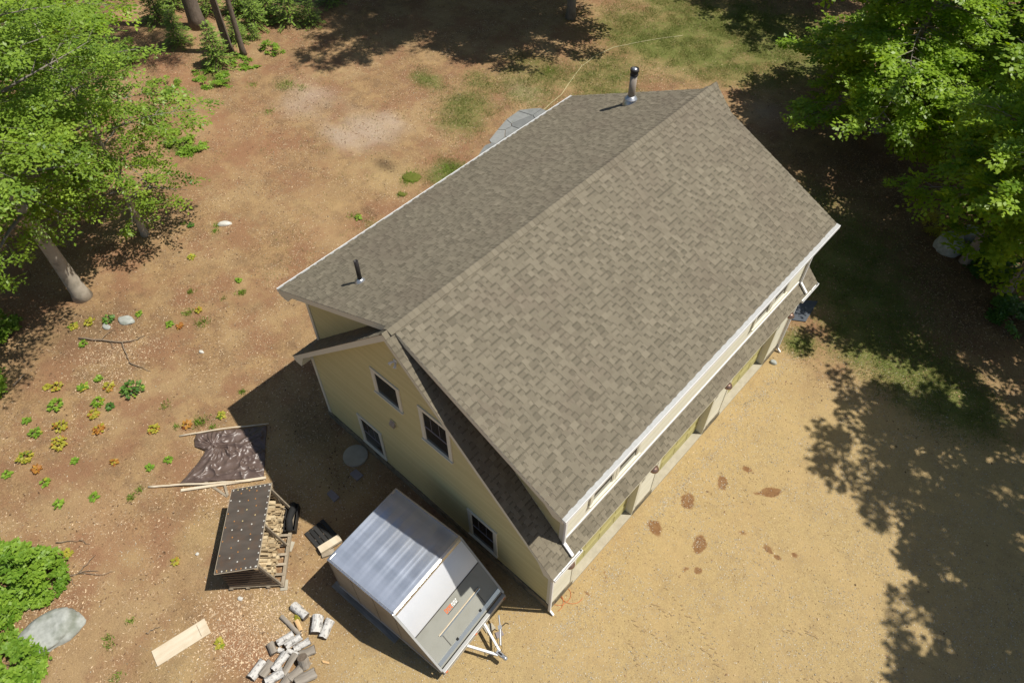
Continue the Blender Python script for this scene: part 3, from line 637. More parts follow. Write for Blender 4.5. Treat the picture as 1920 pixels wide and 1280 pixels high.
def loop(c, r_, tilt, n=14): return [(c[0]+r_*math.cos(2*math.pi*i/n), c[1]+r_*1.3*math.sin(2*math.pi*i/n), c[2]+tilt*math.sin(4*math.pi*i/n)) for i in range(n+1)]
mb = MB(); mb.tube(loop((LF+.72, .06, ZB-.03), .09, .03), .008, 5); mb.tube([(LF+.70, -.10, ZB-.06), (LF+.62, -.2, ZB-.14), (LF+.5, -.22, ZB-.10), (LF+.42, -.17, ZB-.08)], .007, 5); mb.tube([(LF+.66, .12, ZB-.06), (LF+.55, .25, ZB-.15), (LF+.45, .24, ZB-.1)], .007, 5); tb(mb, 'safety_chain', 'dark', smooth=True)
for s_ in (-1, 1):
    mb = MB()
    for a0 in range(1): pass
    pts = [(1.15, s_*(TW-.30), .33), (1.15, s_*(TW-.09), .33)]
    mb.tube([(1.15, s_*(TW-.30), .33), (1.15, s_*(TW-.28), .33), (1.15, s_*(TW-.11), .33), (1.15, s_*(TW-.09), .33)], [.29, .33, .33, .29], 24); wh = tb(mb, 'wheel', 'rubber', smooth=False)
    mb = MB(); mb.tube([(1.15, s_*(TW-.10), .33), (1.15, s_*(TW-.085), .33)], [.19, .17], 20); tb(mb, 'rim', 'galv', wh)
mb = MB(); mb.beam((1.15, -TW+.3, .33), (1.15, TW-.3, .33), .06, .06); mb.box(.05, LF-.1, -.55, -.48, ZB-.12, ZB-.041); mb.box(.05, LF-.1, .48, .55, ZB-.12, ZB-.041); tb(mb, 'chassis', 'dark')

# ============================================================ wood shed
SP = [at(434, 914, 1.22), at(511, 908, 1.52), at(484, 1068, 1.52), at(401, 1073, 1.22)]     # low rear edge, high front edge
ctr = sum(SP, Vector())/4
ax = ((SP[3]+SP[2])-(SP[0]+SP[1])); ax.z = 0; ax.normalize(); ang = math.atan2(ax.y, ax.x)
S = thing('firewood_rack', 'open fronted firewood rack with black plywood roof dotted with round nail caps', 'wood rack', (ctr.x, ctr.y, 0), ang)
# local: x along the length (towards the viewer), y towards the open front (right-hand side)
SL, SW = 1.22, .60
loc = lambda u, v, z=0: (Matrix.Rotation(-ang, 3, 'Z')@(at(u, v, z)-Vector((ctr.x, ctr.y, 0))))
tilt = math.atan2(.27, 2*SW); rot = Matrix.Rotation(tilt, 3, 'X'); RC = Vector((0, 0, 1.37))
mb = MB(); mb.obox(RC, 2*SL, 2*SW, .018, rot); rfp = mb.build('roof_panel', 'plywood', S)
mb = MB(); 
for s_ in (-1, 1):
    mb.obox(RC+rot@Vector((s_*(SL+.006), 0, -.001)), .012, 2*SW+.02, .024, rot); mb.obox(RC+rot@Vector((0, s_*(SW+.006), -.001)), 2*SL, .012, .024, rot)
mb.build('edge_strip', 'plyedge', rfp)
capm = {}
for kk in ('capw', 'capr', 'capy'):
    q = MB(); q.lathe([(.023, 0), (.023, .004), (.011, .007), (.004, .0075)], 12); capm[kk] = q.mesh('nail_cap', True); capm[kk].materials.append(M[kk])
rows = []
for i in range(14): rows.append((-SL+.05+i*(2*SL-.1)/13, SW-.04, 'capw'))
for i in range(9): rows.append((SL-.045, -SW+.06+i*(2*SW-.12)/8, random.choice(('capw','capw','capy','capr'))))
for i in range(9): rows.append((-SL+.045, -SW+.06+i*(2*SW-.12)/8, random.choice(('capw','capw','capy'))))
for i in range(6): rows.append((-SL+.35+i*.4, -SW+.04, random.choice(('capw','capr','capr'))))
for yy, st in ((-.30, .27), (-.05, .29), (.22, .25)):
    x = -SL+.16
    while x < SL-.15: rows.append((x+random.uniform(-.05,.05), yy+random.uniform(-.05,.05), random.choice(('capw','capw','capy','capr')))); x += st
for x, y, kk in rows:
    o = bpy.data.objects.new('nail_cap', capm[kk]); COL.objects.link(o); o.parent = rfp; o.location = RC+rot@Vector((x, y, .0095)); o.rotation_euler = (tilt, 0, 0)
# frame
zr_ = lambda y: 1.37+math.tan(tilt)*y-.03
for x in (-SL+.12, -.02, SL-.12):
    mb = MB(); mb.beam((x, -SW+.12, .10), (x, -SW+.12, zr_(-SW+.12)), .07, .07, (1,0,0)); mb.build('post', 'lumber', S)
    mb = MB(); mb.beam((x, SW-.04, .14), (x, SW-.05, zr_(SW-.05)), .075, .05, (1,0,0)); mb.build('post', 'lumber', S)
    mb = MB(); mb.beam((x+.04, SW+.24, .17), (x+.02, SW-.06, zr_(SW-.06)-.02), .07, .045, (1,0,0)); mb.build('brace', 'lumber', S)
    mb = MB(); mb.beam((x, -SW+.05, zr_(-SW+.05)-.03), (x, SW-.02, zr_(SW-.02)-.03), .05, .07); mb.build('rafter', 'lumber', S)
for y in (-SW+.10, -.05, SW-.1, SW+.28):
    mb = MB(); mb.beam((-SL+.02, y, .08), (SL-.02, y, .08), .09, .09); mb.build('skid', 'lumber', S)
for k in range(9):
    x = -SL+.08+k*(2*SL-.16)/8; mb = MB(); mb.beam((x, -SW+.06, .137), (x, SW+.30, .137), .075, .022, tone=random.random()); mb.build('deck_board', 'lumber', S)
for x in (SL-.075, -SL+.075):
    for k in range(7):
        z = .22+k*.155; y1 = SW+.20-.045*k; mb = MB(); mb.beam((x, -SW+.08, z), (x, y1, z+random.uniform(-.01,.01)), .022, .095, tone=random.random()); mb.build('slat', 'slat', S)
for k in range(7):
    z = .22+k*.14; mb = MB(); mb.beam((-SL+.09, -SW+.075, z), (SL-.09, -SW+.075, z), .022, .10, tone=random.random()); mb.build('slat', 'slat', S)
for u, v in ((SL-.1, SW+.30), (0, SW+.30), (-SL+.1, SW+.3)):
    mb = MB(); mb.obox((u, v, .015), .30, .20, .05, Matrix.Rotation(random.uniform(-.3,.3), 3, 'Z')); mb.build('footing_block', 'concrete', S, bevel=.015)
# split firewood inside
Sm = Matrix.Translation((ctr.x, ctr.y, 0))@Matrix.Rotation(ang, 4, 'Z')
def logmesh(kind, Ln, r_):
    mb = MB(); n = 14
    if kind == 'split':
        a0 = 0; poly = [(0, -.35*r_)]+[(r_*math.cos(a)*.95, r_*math.sin(a)*.9) for a in np.linspace(.35, 2.5, 6)]
    elif kind == 'half': poly = [(r_*math.cos(a), r_*math.sin(a)) for a in np.linspace(-.15, math.pi+.15, 10)]
    else: poly = [(r_*math.cos(2*math.pi*k/n)*(1+.05*math.sin(3*k)), r_*math.sin(2*math.pi*k/n)) for k in range(n)]
    m_ = len(poly); V = []
    for i, x in enumerate((-.5, -.17, .17, .5)):
        for (py, pz) in poly: V.append((x*Ln+random.uniform(-.014,.014)*(i in (0, 3)), py*(1+random.uniform(-.08,.08))*(1+.1*(i == 0)), pz*(1+random.uniform(-.08,.08))*(1+.1*(i == 0))))
    mb.add(V, [(i*m_+k, i*m_+(k+1) % m_, (i+1)*m_+(k+1) % m_, (i+1)*m_+k) for i in range(3) for k in range(m_)])
    if kind == 'split':
        for f in range(len(mb.mi)):
            if f % m_ in (0, m_-1): mb.mi[f] = 2
    mb.cur = 1; mb.add(V[:m_], [tuple(range(m_-1, -1, -1))]); mb.add(V[-m_:], [tuple(range(m_))])
    return mb
fw = []
for k in range(8):
    q = logmesh('split' if k < 6 else 'round', .42, random.uniform(.055,.08)).mesh('firewood_piece'); q.attributes['tone'].data.foreach_set('value', np.full(len(q.polygons), random.uniform(.1,.95), np.float32))
    for z in ('split', 'split', 'split'): q.materials.append(M[z])
    fw.append(q)
for lay in range(8):
    z = .215+lay*.105; x = -SL+.20; ymx = SW-.10 if lay < 7 else SW-.16
    while x < SL-.2:
        if not (lay > 5 and (x < -.7 or .9 > x > .5)):
            for yy in (ymx-.14,):
                o = bpy.data.objects.new('firewood_piece', random.choice(fw)); COL.objects.link(o)
                lm = Matrix.Translation((x+random.uniform(-.01,.01), yy+random.uniform(-.05,.05)+(.09 if lay < 5 else 0), z+random.uniform(-.01,.01)))@Matrix.Rotation(math.pi/2+random.uniform(-.1,.1), 4, 'Z')@Matrix.Rotation(random.uniform(0, 6.28), 4, 'X')
                o.matrix_world = Sm@lm
                tag(o, 'split firewood piece stacked under the black plywood roof of the rack', 'firewood', 'firewood stacked in the rack')
        x += random.uniform(.115,.145)

# ============================================================ foliage tools
def kites(pos, d, nrm, Ln, Wd, fold=.12, droop=.0):
    """leaf-shaped quads: base, two sides, tip"""
    d = d/np.linalg.norm(d, axis=1, keepdims=True); sd = np.cross(nrm, d); sd /= (np.linalg.norm(sd, axis=1, keepdims=True)+1e-9); up = np.cross(d, sd)
    Ln = Ln[:, None]; Wd = Wd[:, None]
    mid = pos+d*Ln*.42
    V = np.stack([pos, mid+sd*Wd*.5-up*Wd*fold, pos+d*Ln-up*Ln*droop, mid-sd*Wd*.5-up*Wd*fold], 1)
    return V.reshape(-1, 3)
def kmesh(name, V, tone, m, parent=None, kind=None):
    n = len(V)//4; me = npmesh(name, V, np.arange(n*4).reshape(n, 4), tone); o = link(name, me, parent, m)
    if kind: o['kind'] = kind
    return o
def spray_template(nt=5, nl=8):
    """flat branchlet: a main twig with side twigs, alternate leaves; local x along, y across"""
    P = []; D = []
    def twig(p0, ang_, ln, k):
        dx, dy = math.cos(ang_), math.sin(ang_)
        for i in range(k):
            t = (i+.6)/k; sgn = 1 if i % 2 else -1; la = ang_+sgn*R(random.uniform(38, 62))*(1-.5*(t > .9))
            P.append((p0[0]+dx*ln*t, p0[1]+dy*ln*t)); D.append((math.cos(la), math.sin(la)))
        P.append((p0[0]+dx*ln, p0[1]+dy*ln)); D.append((dx, dy))
    twig((0, 0), 0, 1.0, nl+3)
    for i in range(nt-1):
        t = .15+.6*i/(nt-1); twig((t, 0), (1 if i % 2 else -1)*R(random.uniform(35, 55)), (1-t)*random.uniform(.55,.8), nl-2)
    return np.array(P), np.array(D)
TPL = [spray_template() for _ in range(6)]
def sprays(O, D, Nn, size, leaf, asp, jitter=.03, tone_fn=None, keep=1.0, sag=.25):
    """O,D,Nn (n,3); returns kite verts and tones"""
    Vs, Ts = [], []
    grp = rng.integers(0, len(TPL), len(O)); base_t = rng.normal(.5, .22, len(O))
    for k, (tp, td) in enumerate(TPL):
        i = np.where(grp == k)[0]
        if not len(i): continue
        o, d, n = O[i], D[i], Nn[i]; d = d/np.linalg.norm(d, axis=1, keepdims=True); s_ = np.cross(n, d); s_ /= np.linalg.norm(s_, axis=1, keepdims=True)+1e-9; n = np.cross(d, s_)
        sz_ = size*rng.uniform(.7, 1.25, len(i))[:, None, None]
        x = tp[None, :, 0, None]; y = tp[None, :, 1, None]
        P = o[:, None]+(d[:, None]*x+s_[:, None]*y-n[:, None]*sag*(x*x+y*y)*.6)*sz_+rng.normal(0, jitter, (len(i), len(tp), 3))
        Dd = d[:, None]*td[None, :, 0, None]+s_[:, None]*td[None, :, 1, None]-n[:, None]*.14+rng.normal(0, .18, P.shape)
        Nl = n[:, None]+rng.normal(0, .24, P.shape)
        P = P.reshape(-1, 3); Dd = Dd.reshape(-1, 3); Nl = Nl.reshape(-1, 3); m_ = rng.random(len(P)) < keep
        tn = np.repeat(base_t[i], len(tp))+rng.normal(0, .13, len(P)); P, Dd, Nl, tn = P[m_], Dd[m_], Nl[m_], tn[m_]
        ln = leaf*rng.uniform(.5, 1.35, len(P)); Vs.append(kites(P, Dd, Nl, ln, ln*asp)); Ts.append(np.clip(tn, 0, 1))
    return np.concatenate(Vs), np.concatenate(Ts)
def tree(name, label, cat, base, Ht, r0, hmin, Rc, nl, leaf='leafa', bark='bark', lsize=.10, asp=.58, spray=.75, dens=1.0, seed=1, lean=(0,0), prof=None, group=None, rise=.35, lobes=True, dirbias=None):
    rs = random.Random(seed); T_ = thing(name, label, cat, tuple(base), 0, group); bx, by = 0, 0
    n = 9; tp = []
    for i in range(n):
        t = i/(n-1); tp.append(Vector((lean[0]*t*t*Ht+.10*math.sin(3*t+seed)*t*2, lean[1]*t*t*Ht+.10*math.cos(2.4*t+seed)*t*2, -.15+t*(Ht*.97+.15))))
    rad = [r0*(1.35 if i == 0 else (1-.86*(i/(n-1))**.9)) for i in range(n)]
    tp.insert(1, tp[0].lerp(tp[1], .28)); rad.insert(1, r0*1.02)
    mb = MB(); mb.tube(tp, rad, 14); tr = mb.build('trunk', bark, T_, smooth=True)
    def tpt(h):
        f = h/(Ht*.97)
        for i in range(len(tp)-1):
            if tp[i+1].z >= h: q = (h-tp[i].z)/max(1e-6, tp[i+1].z-tp[i].z); return tp[i].lerp(tp[i+1], q), rad[i]+(rad[i+1]-rad[i])*q
        return tp[-1], rad[-1]
    prof = prof or (lambda t: math.sin(math.pi*min(1, .12+.80*t))**.7)
    lb = MB(); lb.tube(tp[1:], [max(.01, q*.5) for q in rad[1:]], 6); O, D, Nn = [], [], []
    for i in range(nl):
        t = (i+rs.random()*.6)/nl; h = hmin+(Ht*.96-hmin)*t; az = i*2.399963+rs.uniform(-.4,.4)+seed
        Lr = Rc*prof(t)*rs.uniform(.72, 1.12)*(1+.25*math.sin(3*az+seed) if lobes else 1)
        if dirbias: Lr *= 1+dirbias[2]*math.cos(az-math.atan2(dirbias[1], dirbias[0]))
        if Lr < .3: continue
        p0, rr = tpt(h); el = rise*(.25+t*1.2)+rs.uniform(-.12,.12); pts = []; rl = []
        m_ = 7; droop = .16+.1*rs.random(); wob = rs.uniform(-.5,.5)
        for k in range(m_):
            s_ = k/(m_-1); a = az+wob*.5*s_*s_; pts.append(p0+Vector((math.cos(a)*Lr*s_, math.sin(a)*Lr*s_, Lr*(math.tan(el)*s_-droop*s_*s_)))); rl.append(max(.008, rr*.42*(1-.9*s_)))
        lb.tube(pts, rl, 6)
        ns = max(3, int(Lr/.34))
        for k in range(ns):
            s_ = .16+.84*(k+rs.random()*.5)/ns; q = min(m_-2, int(s_*(m_-1))); f = s_*(m_-1)-q; P0 = pts[q].lerp(pts[q+1], min(1, f)); dr = (pts[q+1]-pts[q]).normalized()
            side = 1 if k % 2 else -1; a2 = math.atan2(dr.y, dr.x)+side*R(rs.uniform(30, 70))*(1-.6*(s_ > .92)); L2 = (.45+.55*(1-s_))*Lr*.42*rs.uniform(.6,1.2)
            e2 = Vector((math.cos(a2), math.sin(a2), dr.z*.5+rs.uniform(-.15,.2))); P1 = P0+e2*L2
            lb.tube([P0, P0.lerp(P1, .5)+Vector((0, 0, .03*L2)), P1], [max(.006, .018*L2), .007, .003], 3, cap=False)
            nsp = max(2, int(dens*L2/.30)+1)
            for z in range(nsp):
                t2 = (z+rs.random())/nsp; Q = P0.lerp(P1, .15+.85*t2); sd = rs.choice((-1, 1)); a3 = a2+sd*R(rs.uniform(15, 75))*(1-t2*.5)
                O.append(Q); D.append((math.cos(a3), math.sin(a3), rs.uniform(-.38,.22))); Nn.append((rs.gauss(0,.28), rs.gauss(0,.28), 1))
    lb.build('branches', 'twig' if bark != 'pinebark' else bark, T_, smooth=True)
    V, tn = sprays(np.array([tuple(q) for q in O]), np.array(D), np.array(Nn), spray, lsize, asp)
    kmesh('crown', V, tn, leaf, T_)
    return T_, len(V)//4
NL = 0
def conifer(label, base, Ht, Rb, seed, group='spruce saplings at the wood edge', m='needle', cat='sapling'):
    rs = random.Random(seed); T_ = thing('spruce_sapling', label, cat, tuple(base), rs.random()*6, group)
    mb = MB(); mb.tube([(0,0,-.05), (.02,0,Ht*.5), (0,.01,Ht)], [.012*Ht+.01, .009*Ht, .004], 6); mb.build('trunk', 'pinebark', T_, smooth=True)
    P, D, Nn = [], [], []; lb = MB(); lb.tube([(0,0,.02), (.02,0,Ht*.5), (0,.01,Ht*.97)], [.012,.010,.004], 4); h = .12*Ht; wv = 0
    while h < Ht*.97:
        t = h/Ht; r_ = Rb*(1-t)**.8+.05; nb_ = rs.randint(6, 8)
        for k in range(nb_):
            az = wv*.6+k*2*math.pi/nb_+rs.uniform(-.2,.2); rr = r_*rs.uniform(.75,1.15); sl2 = .25*(t-.45)
            tip = Vector((math.cos(az)*rr, math.sin(az)*rr, h+sl2*rr-.12*rr)); p0 = Vector((0,0,h)); lb.tube([p0, tip], [.012,.004], 3, cap=False)
            nn = max(4, int(rr/.045))
            for q in range(nn):
                s_ = .12+.88*q/nn; pp = p0.lerp(tip, s_); wid = (1-s_)*.45*rr+.06
                for sg_ in (-1, 1):
                    a2 = az+sg_*R(rs.uniform(35,60)); ext = rs.uniform(.3, 1)*wid
                    P.append(pp+Vector((math.cos(a2)*ext*.3, math.sin(a2)*ext*.3, 0))); D.append((math.cos(a2), math.sin(a2), rs.uniform(-.2,.25))); Nn.append((rs.gauss(0,.3), rs.gauss(0,.3), 1))
        h += .055*Ht+.05; wv += 1
    lb.build('branches', 'pinebark', T_); P = np.array([tuple(q) for q in P]); n = len(P); ln = rng.uniform(.07,.16, n)*(.6+.3*Ht)
    V = kites(P, np.array(D), np.array(Nn), ln, ln*.33); kmesh('crown', V, np.clip(rng.normal(.5,.22,n), 0, 1), m, T_)
    return T_
def shrub(name, label, cat, base, rx, ry, h, nsp, leaf, lsize, asp, seed, spray=.4, group=None, low=0.05):
    rs = random.Random(seed); T_ = thing(name, label, cat, tuple(base), 0, group); lb = MB(); O, D, Nn = [], [], []
    for i in range(nsp):
        a = rs.uniform(0, 6.283); q = math.sqrt(rs.random()); zz = h*(1-.75*q*q)*rs.uniform(.25,1.12)*(1+.38*math.sin(2*a+seed)); p = Vector((math.cos(a)*q*rx*(1+.3*math.sin(3*a+seed)), math.sin(a)*q*ry*(1+.3*math.cos(2*a+seed)), max(low, zz)))
        O.append(p); D.append((math.cos(a)*(.4+q)+rs.gauss(0,.4), math.sin(a)*(.4+q)+rs.gauss(0,.4), rs.uniform(-.2,.25))); Nn.append((rs.gauss(0,.3), rs.gauss(0,.3), 1))
        if i % 5 == 0: lb.tube([(p.x*.25, p.y*.25, -.03), (p.x*.6, p.y*.6, p.z*.55), tuple(p)], [.012,.008,.003], 3, cap=False)
    lb.build('stems', 'stick', T_); V, tn = sprays(np.array([tuple(q) for q in O]), np.array(D), np.array(Nn), spray, lsize, asp, jitter=.02)
    kmesh('foliage', V, tn, leaf, T_); return T_
def plant(label, u, v, r_, cols, seed, group='seedlings on the needle covered ground'):
    rs = random.Random(seed); b_ = gp(u, v); T_ = thing('seedling', label, 'seedling', tuple(b_), 0, group)
    P, D, Nn, Ln = [], [], [], []; st = MB(); n = int(16+r_*120)
    for i in range(max(2, int(r_*14))):
        a = rs.uniform(0, 6.28); q = rs.random()*r_*.7; st.tube([(0,0,-.02), (math.cos(a)*q*.6, math.sin(a)*q*.6, r_*.35), (math.cos(a)*q, math.sin(a)*q, r_*.55)], [.006,.005,.003], 4, cap=False)
    st.build('stem', 'stick', T_); mats = {}
    for i in range(n):
        a = rs.uniform(0, 6.28); q = r_*rs.random()**.7*.62; z = r_*rs.uniform(.15,.6)*(1.2-q/r_)+.03
        c_ = cols[0] if rs.random() < .68 else rs.choice(cols); mats.setdefault(c_, []).append(((math.cos(a)*q, math.sin(a)*q, z), (math.cos(a+rs.gauss(0,.5)), math.sin(a+rs.gauss(0,.5)), rs.uniform(-.35,.15)), (rs.gauss(0,.3), rs.gauss(0,.3), 1), rs.uniform(.075,.13)*(1+r_*.6)))
    for c_, A in mats.items():
        ln = np.array([q[3] for q in A]); V = kites(np.array([q[0] for q in A]), np.array([q[1] for q in A]), np.array([q[2] for q in A]), ln, ln*.72); kmesh('leaves', V, rng.random(len(A)), c_, T_)
    return T_

# ============================================================ trees
tree('beech_tree', 'tall leafy tree with a thick pale grey trunk standing bare at the left', 'tree', gp(155,556), 13, .29, 3.7, 4.5, 36, 'leafa', 'beechbark', .13, .55, .85, 1.35, 3, rise=.45)
tree('beech_tree', 'leafy tree right behind the thick pale trunk, its thin branches reaching over bare ground', 'tree', gp(272,440), 9.0, .14, 1.5, 3.1, 26, 'leafa', 'beechbark', .13, .55, .8, 1.1, 12, rise=.3)
tree('beech_tree', 'light green tree filling the upper left corner behind the other crowns', 'tree', gp(80,300), 11, .16, 1.6, 4.2, 30, 'leafb', 'bark', .155, .6, .85, 1.3, 5)
tree('young_tree', 'small leafy tree left of the big pine trunk', 'tree', gp(150,100), 7.5, .09, .8, 2.5, 22, 'leafb', 'bark', .16, .6, .75, 1.3, 8)
tree('beech_tree', 'leafy tree at the left edge above the dead branches', 'tree', gp(-110,470), 10.5, .18, 1.8, 4.2, 22, 'leafa', 'bark', .15, .55, .8, 1.1, 23)
tree('young_tree', 'leafy tree at the top edge behind the thick pine', 'tree', gp(250,-60), 7, .1, 1.0, 3.2, 18, 'leafb', 'bark', .17, .6, .8, 1.1, 28)
tree('maple_tree', 'bright green maple whose crown reaches furthest left on the right side', 'tree', gp(1640,246), 9.5, .20, 2.2, 5.2, 40, 'leafb', 'bark', .17, .72, .85, 1.35, 31, prof=lambda t: (1-t)**.55, rise=.22)
tree('maple_tree', 'maple standing right behind the two boulders, its crown partly shaded', 'tree', gp(1809,490), 11, .19, 3.1, 4.0, 34, 'leafb', 'bark', .16, .7, .8, 1.25, 14, dirbias=(.1,1,.3), prof=lambda t: (1-t)**.5, rise=.25)
tree('maple_tree', 'dark green tree with a leaning grey trunk at the right edge', 'tree', gp(1880,556), 11, .17, 2.0, 4.2, 34, 'leafb', 'bark', .16, .7, .8, 1.2, 15, dirbias=(1,.3,.3))
tree('maple_tree', 'large bright maple filling the upper right corner', 'tree', gp(1880,215), 9.5, .22, 1.8, 5.0, 34, 'leafb', 'bark', .17, .72, .85, 1.35, 17)
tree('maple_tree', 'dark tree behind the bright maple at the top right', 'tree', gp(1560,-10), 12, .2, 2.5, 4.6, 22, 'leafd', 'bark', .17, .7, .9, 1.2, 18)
tree('oak_tree', 'broad tree at the top edge, its foot just in view above the chimney pipe', 'tree', gp(1070,34), 23, .24, 3.2, 5.2, 46, 'leafb', 'bark', .18, .6, .9, 1.3, 20)
tree('oak_tree', 'tree beyond the top edge shading the ground right of the saplings', 'tree', gp(790,-45), 12, .2, 4.2, 5.0, 26, 'leafb', 'bark', .18, .6, .95, 1.3, 21)
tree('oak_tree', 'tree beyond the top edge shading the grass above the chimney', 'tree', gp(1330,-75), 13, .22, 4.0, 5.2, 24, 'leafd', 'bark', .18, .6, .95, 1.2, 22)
tree('oak_tree', 'tree past the right edge shading the upper end of the sandy drive', 'tree', (11.5, 15.8, 0), 14.5, .25, 7.5, 4.1, 15, 'leafb', 'bark', .20, .75, .95, 1.2, 24)
tree('oak_tree', 'tree past the right edge shading the lower right of the sandy drive', 'tree', (16.4, 11.0, 0), 16, .28, 8.0, 4.7, 16, 'leafb', 'bark', .20, .75, .95, 1.2, 25)
def pine(label, base, Ht, r0, seed, lean=(0,0)):
    T_, n = tree('pine_tree', label, 'tree', base, Ht, r0, Ht*.62, 3.0, 20, 'needle', 'pinebark', .16, .22, .7, .7, seed, lean)
    return T_
pine('thickest brown pine trunk at the top left, flared at its foot', gp(372,50), 20, .40, 41)
pine('slender dark pine trunk between the thick pine and the thinnest one', gp(431,98), 17, .20, 42, (-.004,.0))
pine('thinnest pine trunk at the top left, rightmost of the three', gp(457,103), 16, .145, 43, (-.004,.002))
for u, v, h, rb, lab in ((338,84,1.9,.95,'bright spruce sapling left of the thick pine trunk'), (412,122,2.3,1.05,'dense spruce sapling in front of the two thin pine trunks'), (447,76,1.3,.8,'small spruce sapling behind the thinnest pine trunk'), (480,50,2.0,1.1,'light green spruce sapling right of the thin pines'), (455,25,2.2,1.1,'spruce sapling behind the light green one'), (545,42,2.6,1.1,'dark shaded spruce sapling, left of the pair at the top edge'), (584,46,1.7,.8,'small dark shaded spruce sapling, right of the pair at the top edge'), (300,40,2.2,1.1,'spruce sapling behind the left spruce by the thick pine'), (505,30,1.8,.9,'spruce sapling left of the dark shaded pair'), (395,25,1.9,1.0,'spruce sapling behind the thick and slender pine trunks'), (330,15,2.4,1.1,'tall spruce sapling at the top edge left of the thick pine'), (620,8,1.9,.9,'shaded spruce sapling at the top edge right of the dark pair'), (478,72,.8,.45,'tiny spruce sapling right of the thinnest pine foot')):
    conifer(lab, gp(u, v), h, rb, u)
for u, v, rx, ry, h, ns, lf, lab in ((398,146,1.0,.55,.22,46,'leafg','low yellow green ground cover in front of the dense spruce'), (452,118,.9,.4,.16,30,'leafg','low green ground cover at the foot of the thin pines'), (345,272,1.1,.5,.26,50,'leafg','low bright shrub patch under the reaching beech branch'), (510,95,.5,.3,.4,16,'leafg','small bright bush at the edge of the tree shadow'), (238,108,.9,.7,.7,50,'leafa','leafy undergrowth left of the bright spruce sapling'), (305,165,.7,.5,.35,26,'leafa','low sparse shrub between the pine shadows'), (470,20,1.3,.9,.9,70,'leafg','bright undergrowth behind the light green spruce')):
    shrub('low_shrub', lab, 'shrub', gp(u, v), rx, ry, h, ns, lf, .10, .6, u, .3)
for u, v, rx, ry, h, ns, lf, lab in ((18,1100,1.05,1.05,1.15,330,'leafg','large bright green bush at the lower left edge beside the boulder'), (25,1245,.55,.5,.5,90,'leafg','smaller green bush at the bottom left corner below the boulder'), (-28,640,.7,.7,1.5,150,'leafa','green bush at the left edge beside the tree shadow'), (-30,735,.55,.5,.9,80,'leafa','small bush at the left edge below the tree shadow')):
    shrub('leafy_bush', lab, 'bush', gp(u, v), rx, ry, h, ns, lf, .105, .78, u+100, .36)
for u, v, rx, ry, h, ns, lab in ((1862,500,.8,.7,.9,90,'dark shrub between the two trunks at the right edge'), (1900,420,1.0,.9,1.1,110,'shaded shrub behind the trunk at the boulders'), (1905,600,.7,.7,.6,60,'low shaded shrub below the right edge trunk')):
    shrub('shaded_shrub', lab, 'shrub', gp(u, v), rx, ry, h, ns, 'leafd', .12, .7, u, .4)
shrub('fern_clump', 'yellow green fern clump left of the two boulders', 'fern', gp(1758,426), .45, .4, .5, 40, 'leafy', .09, .4, 77, .4)

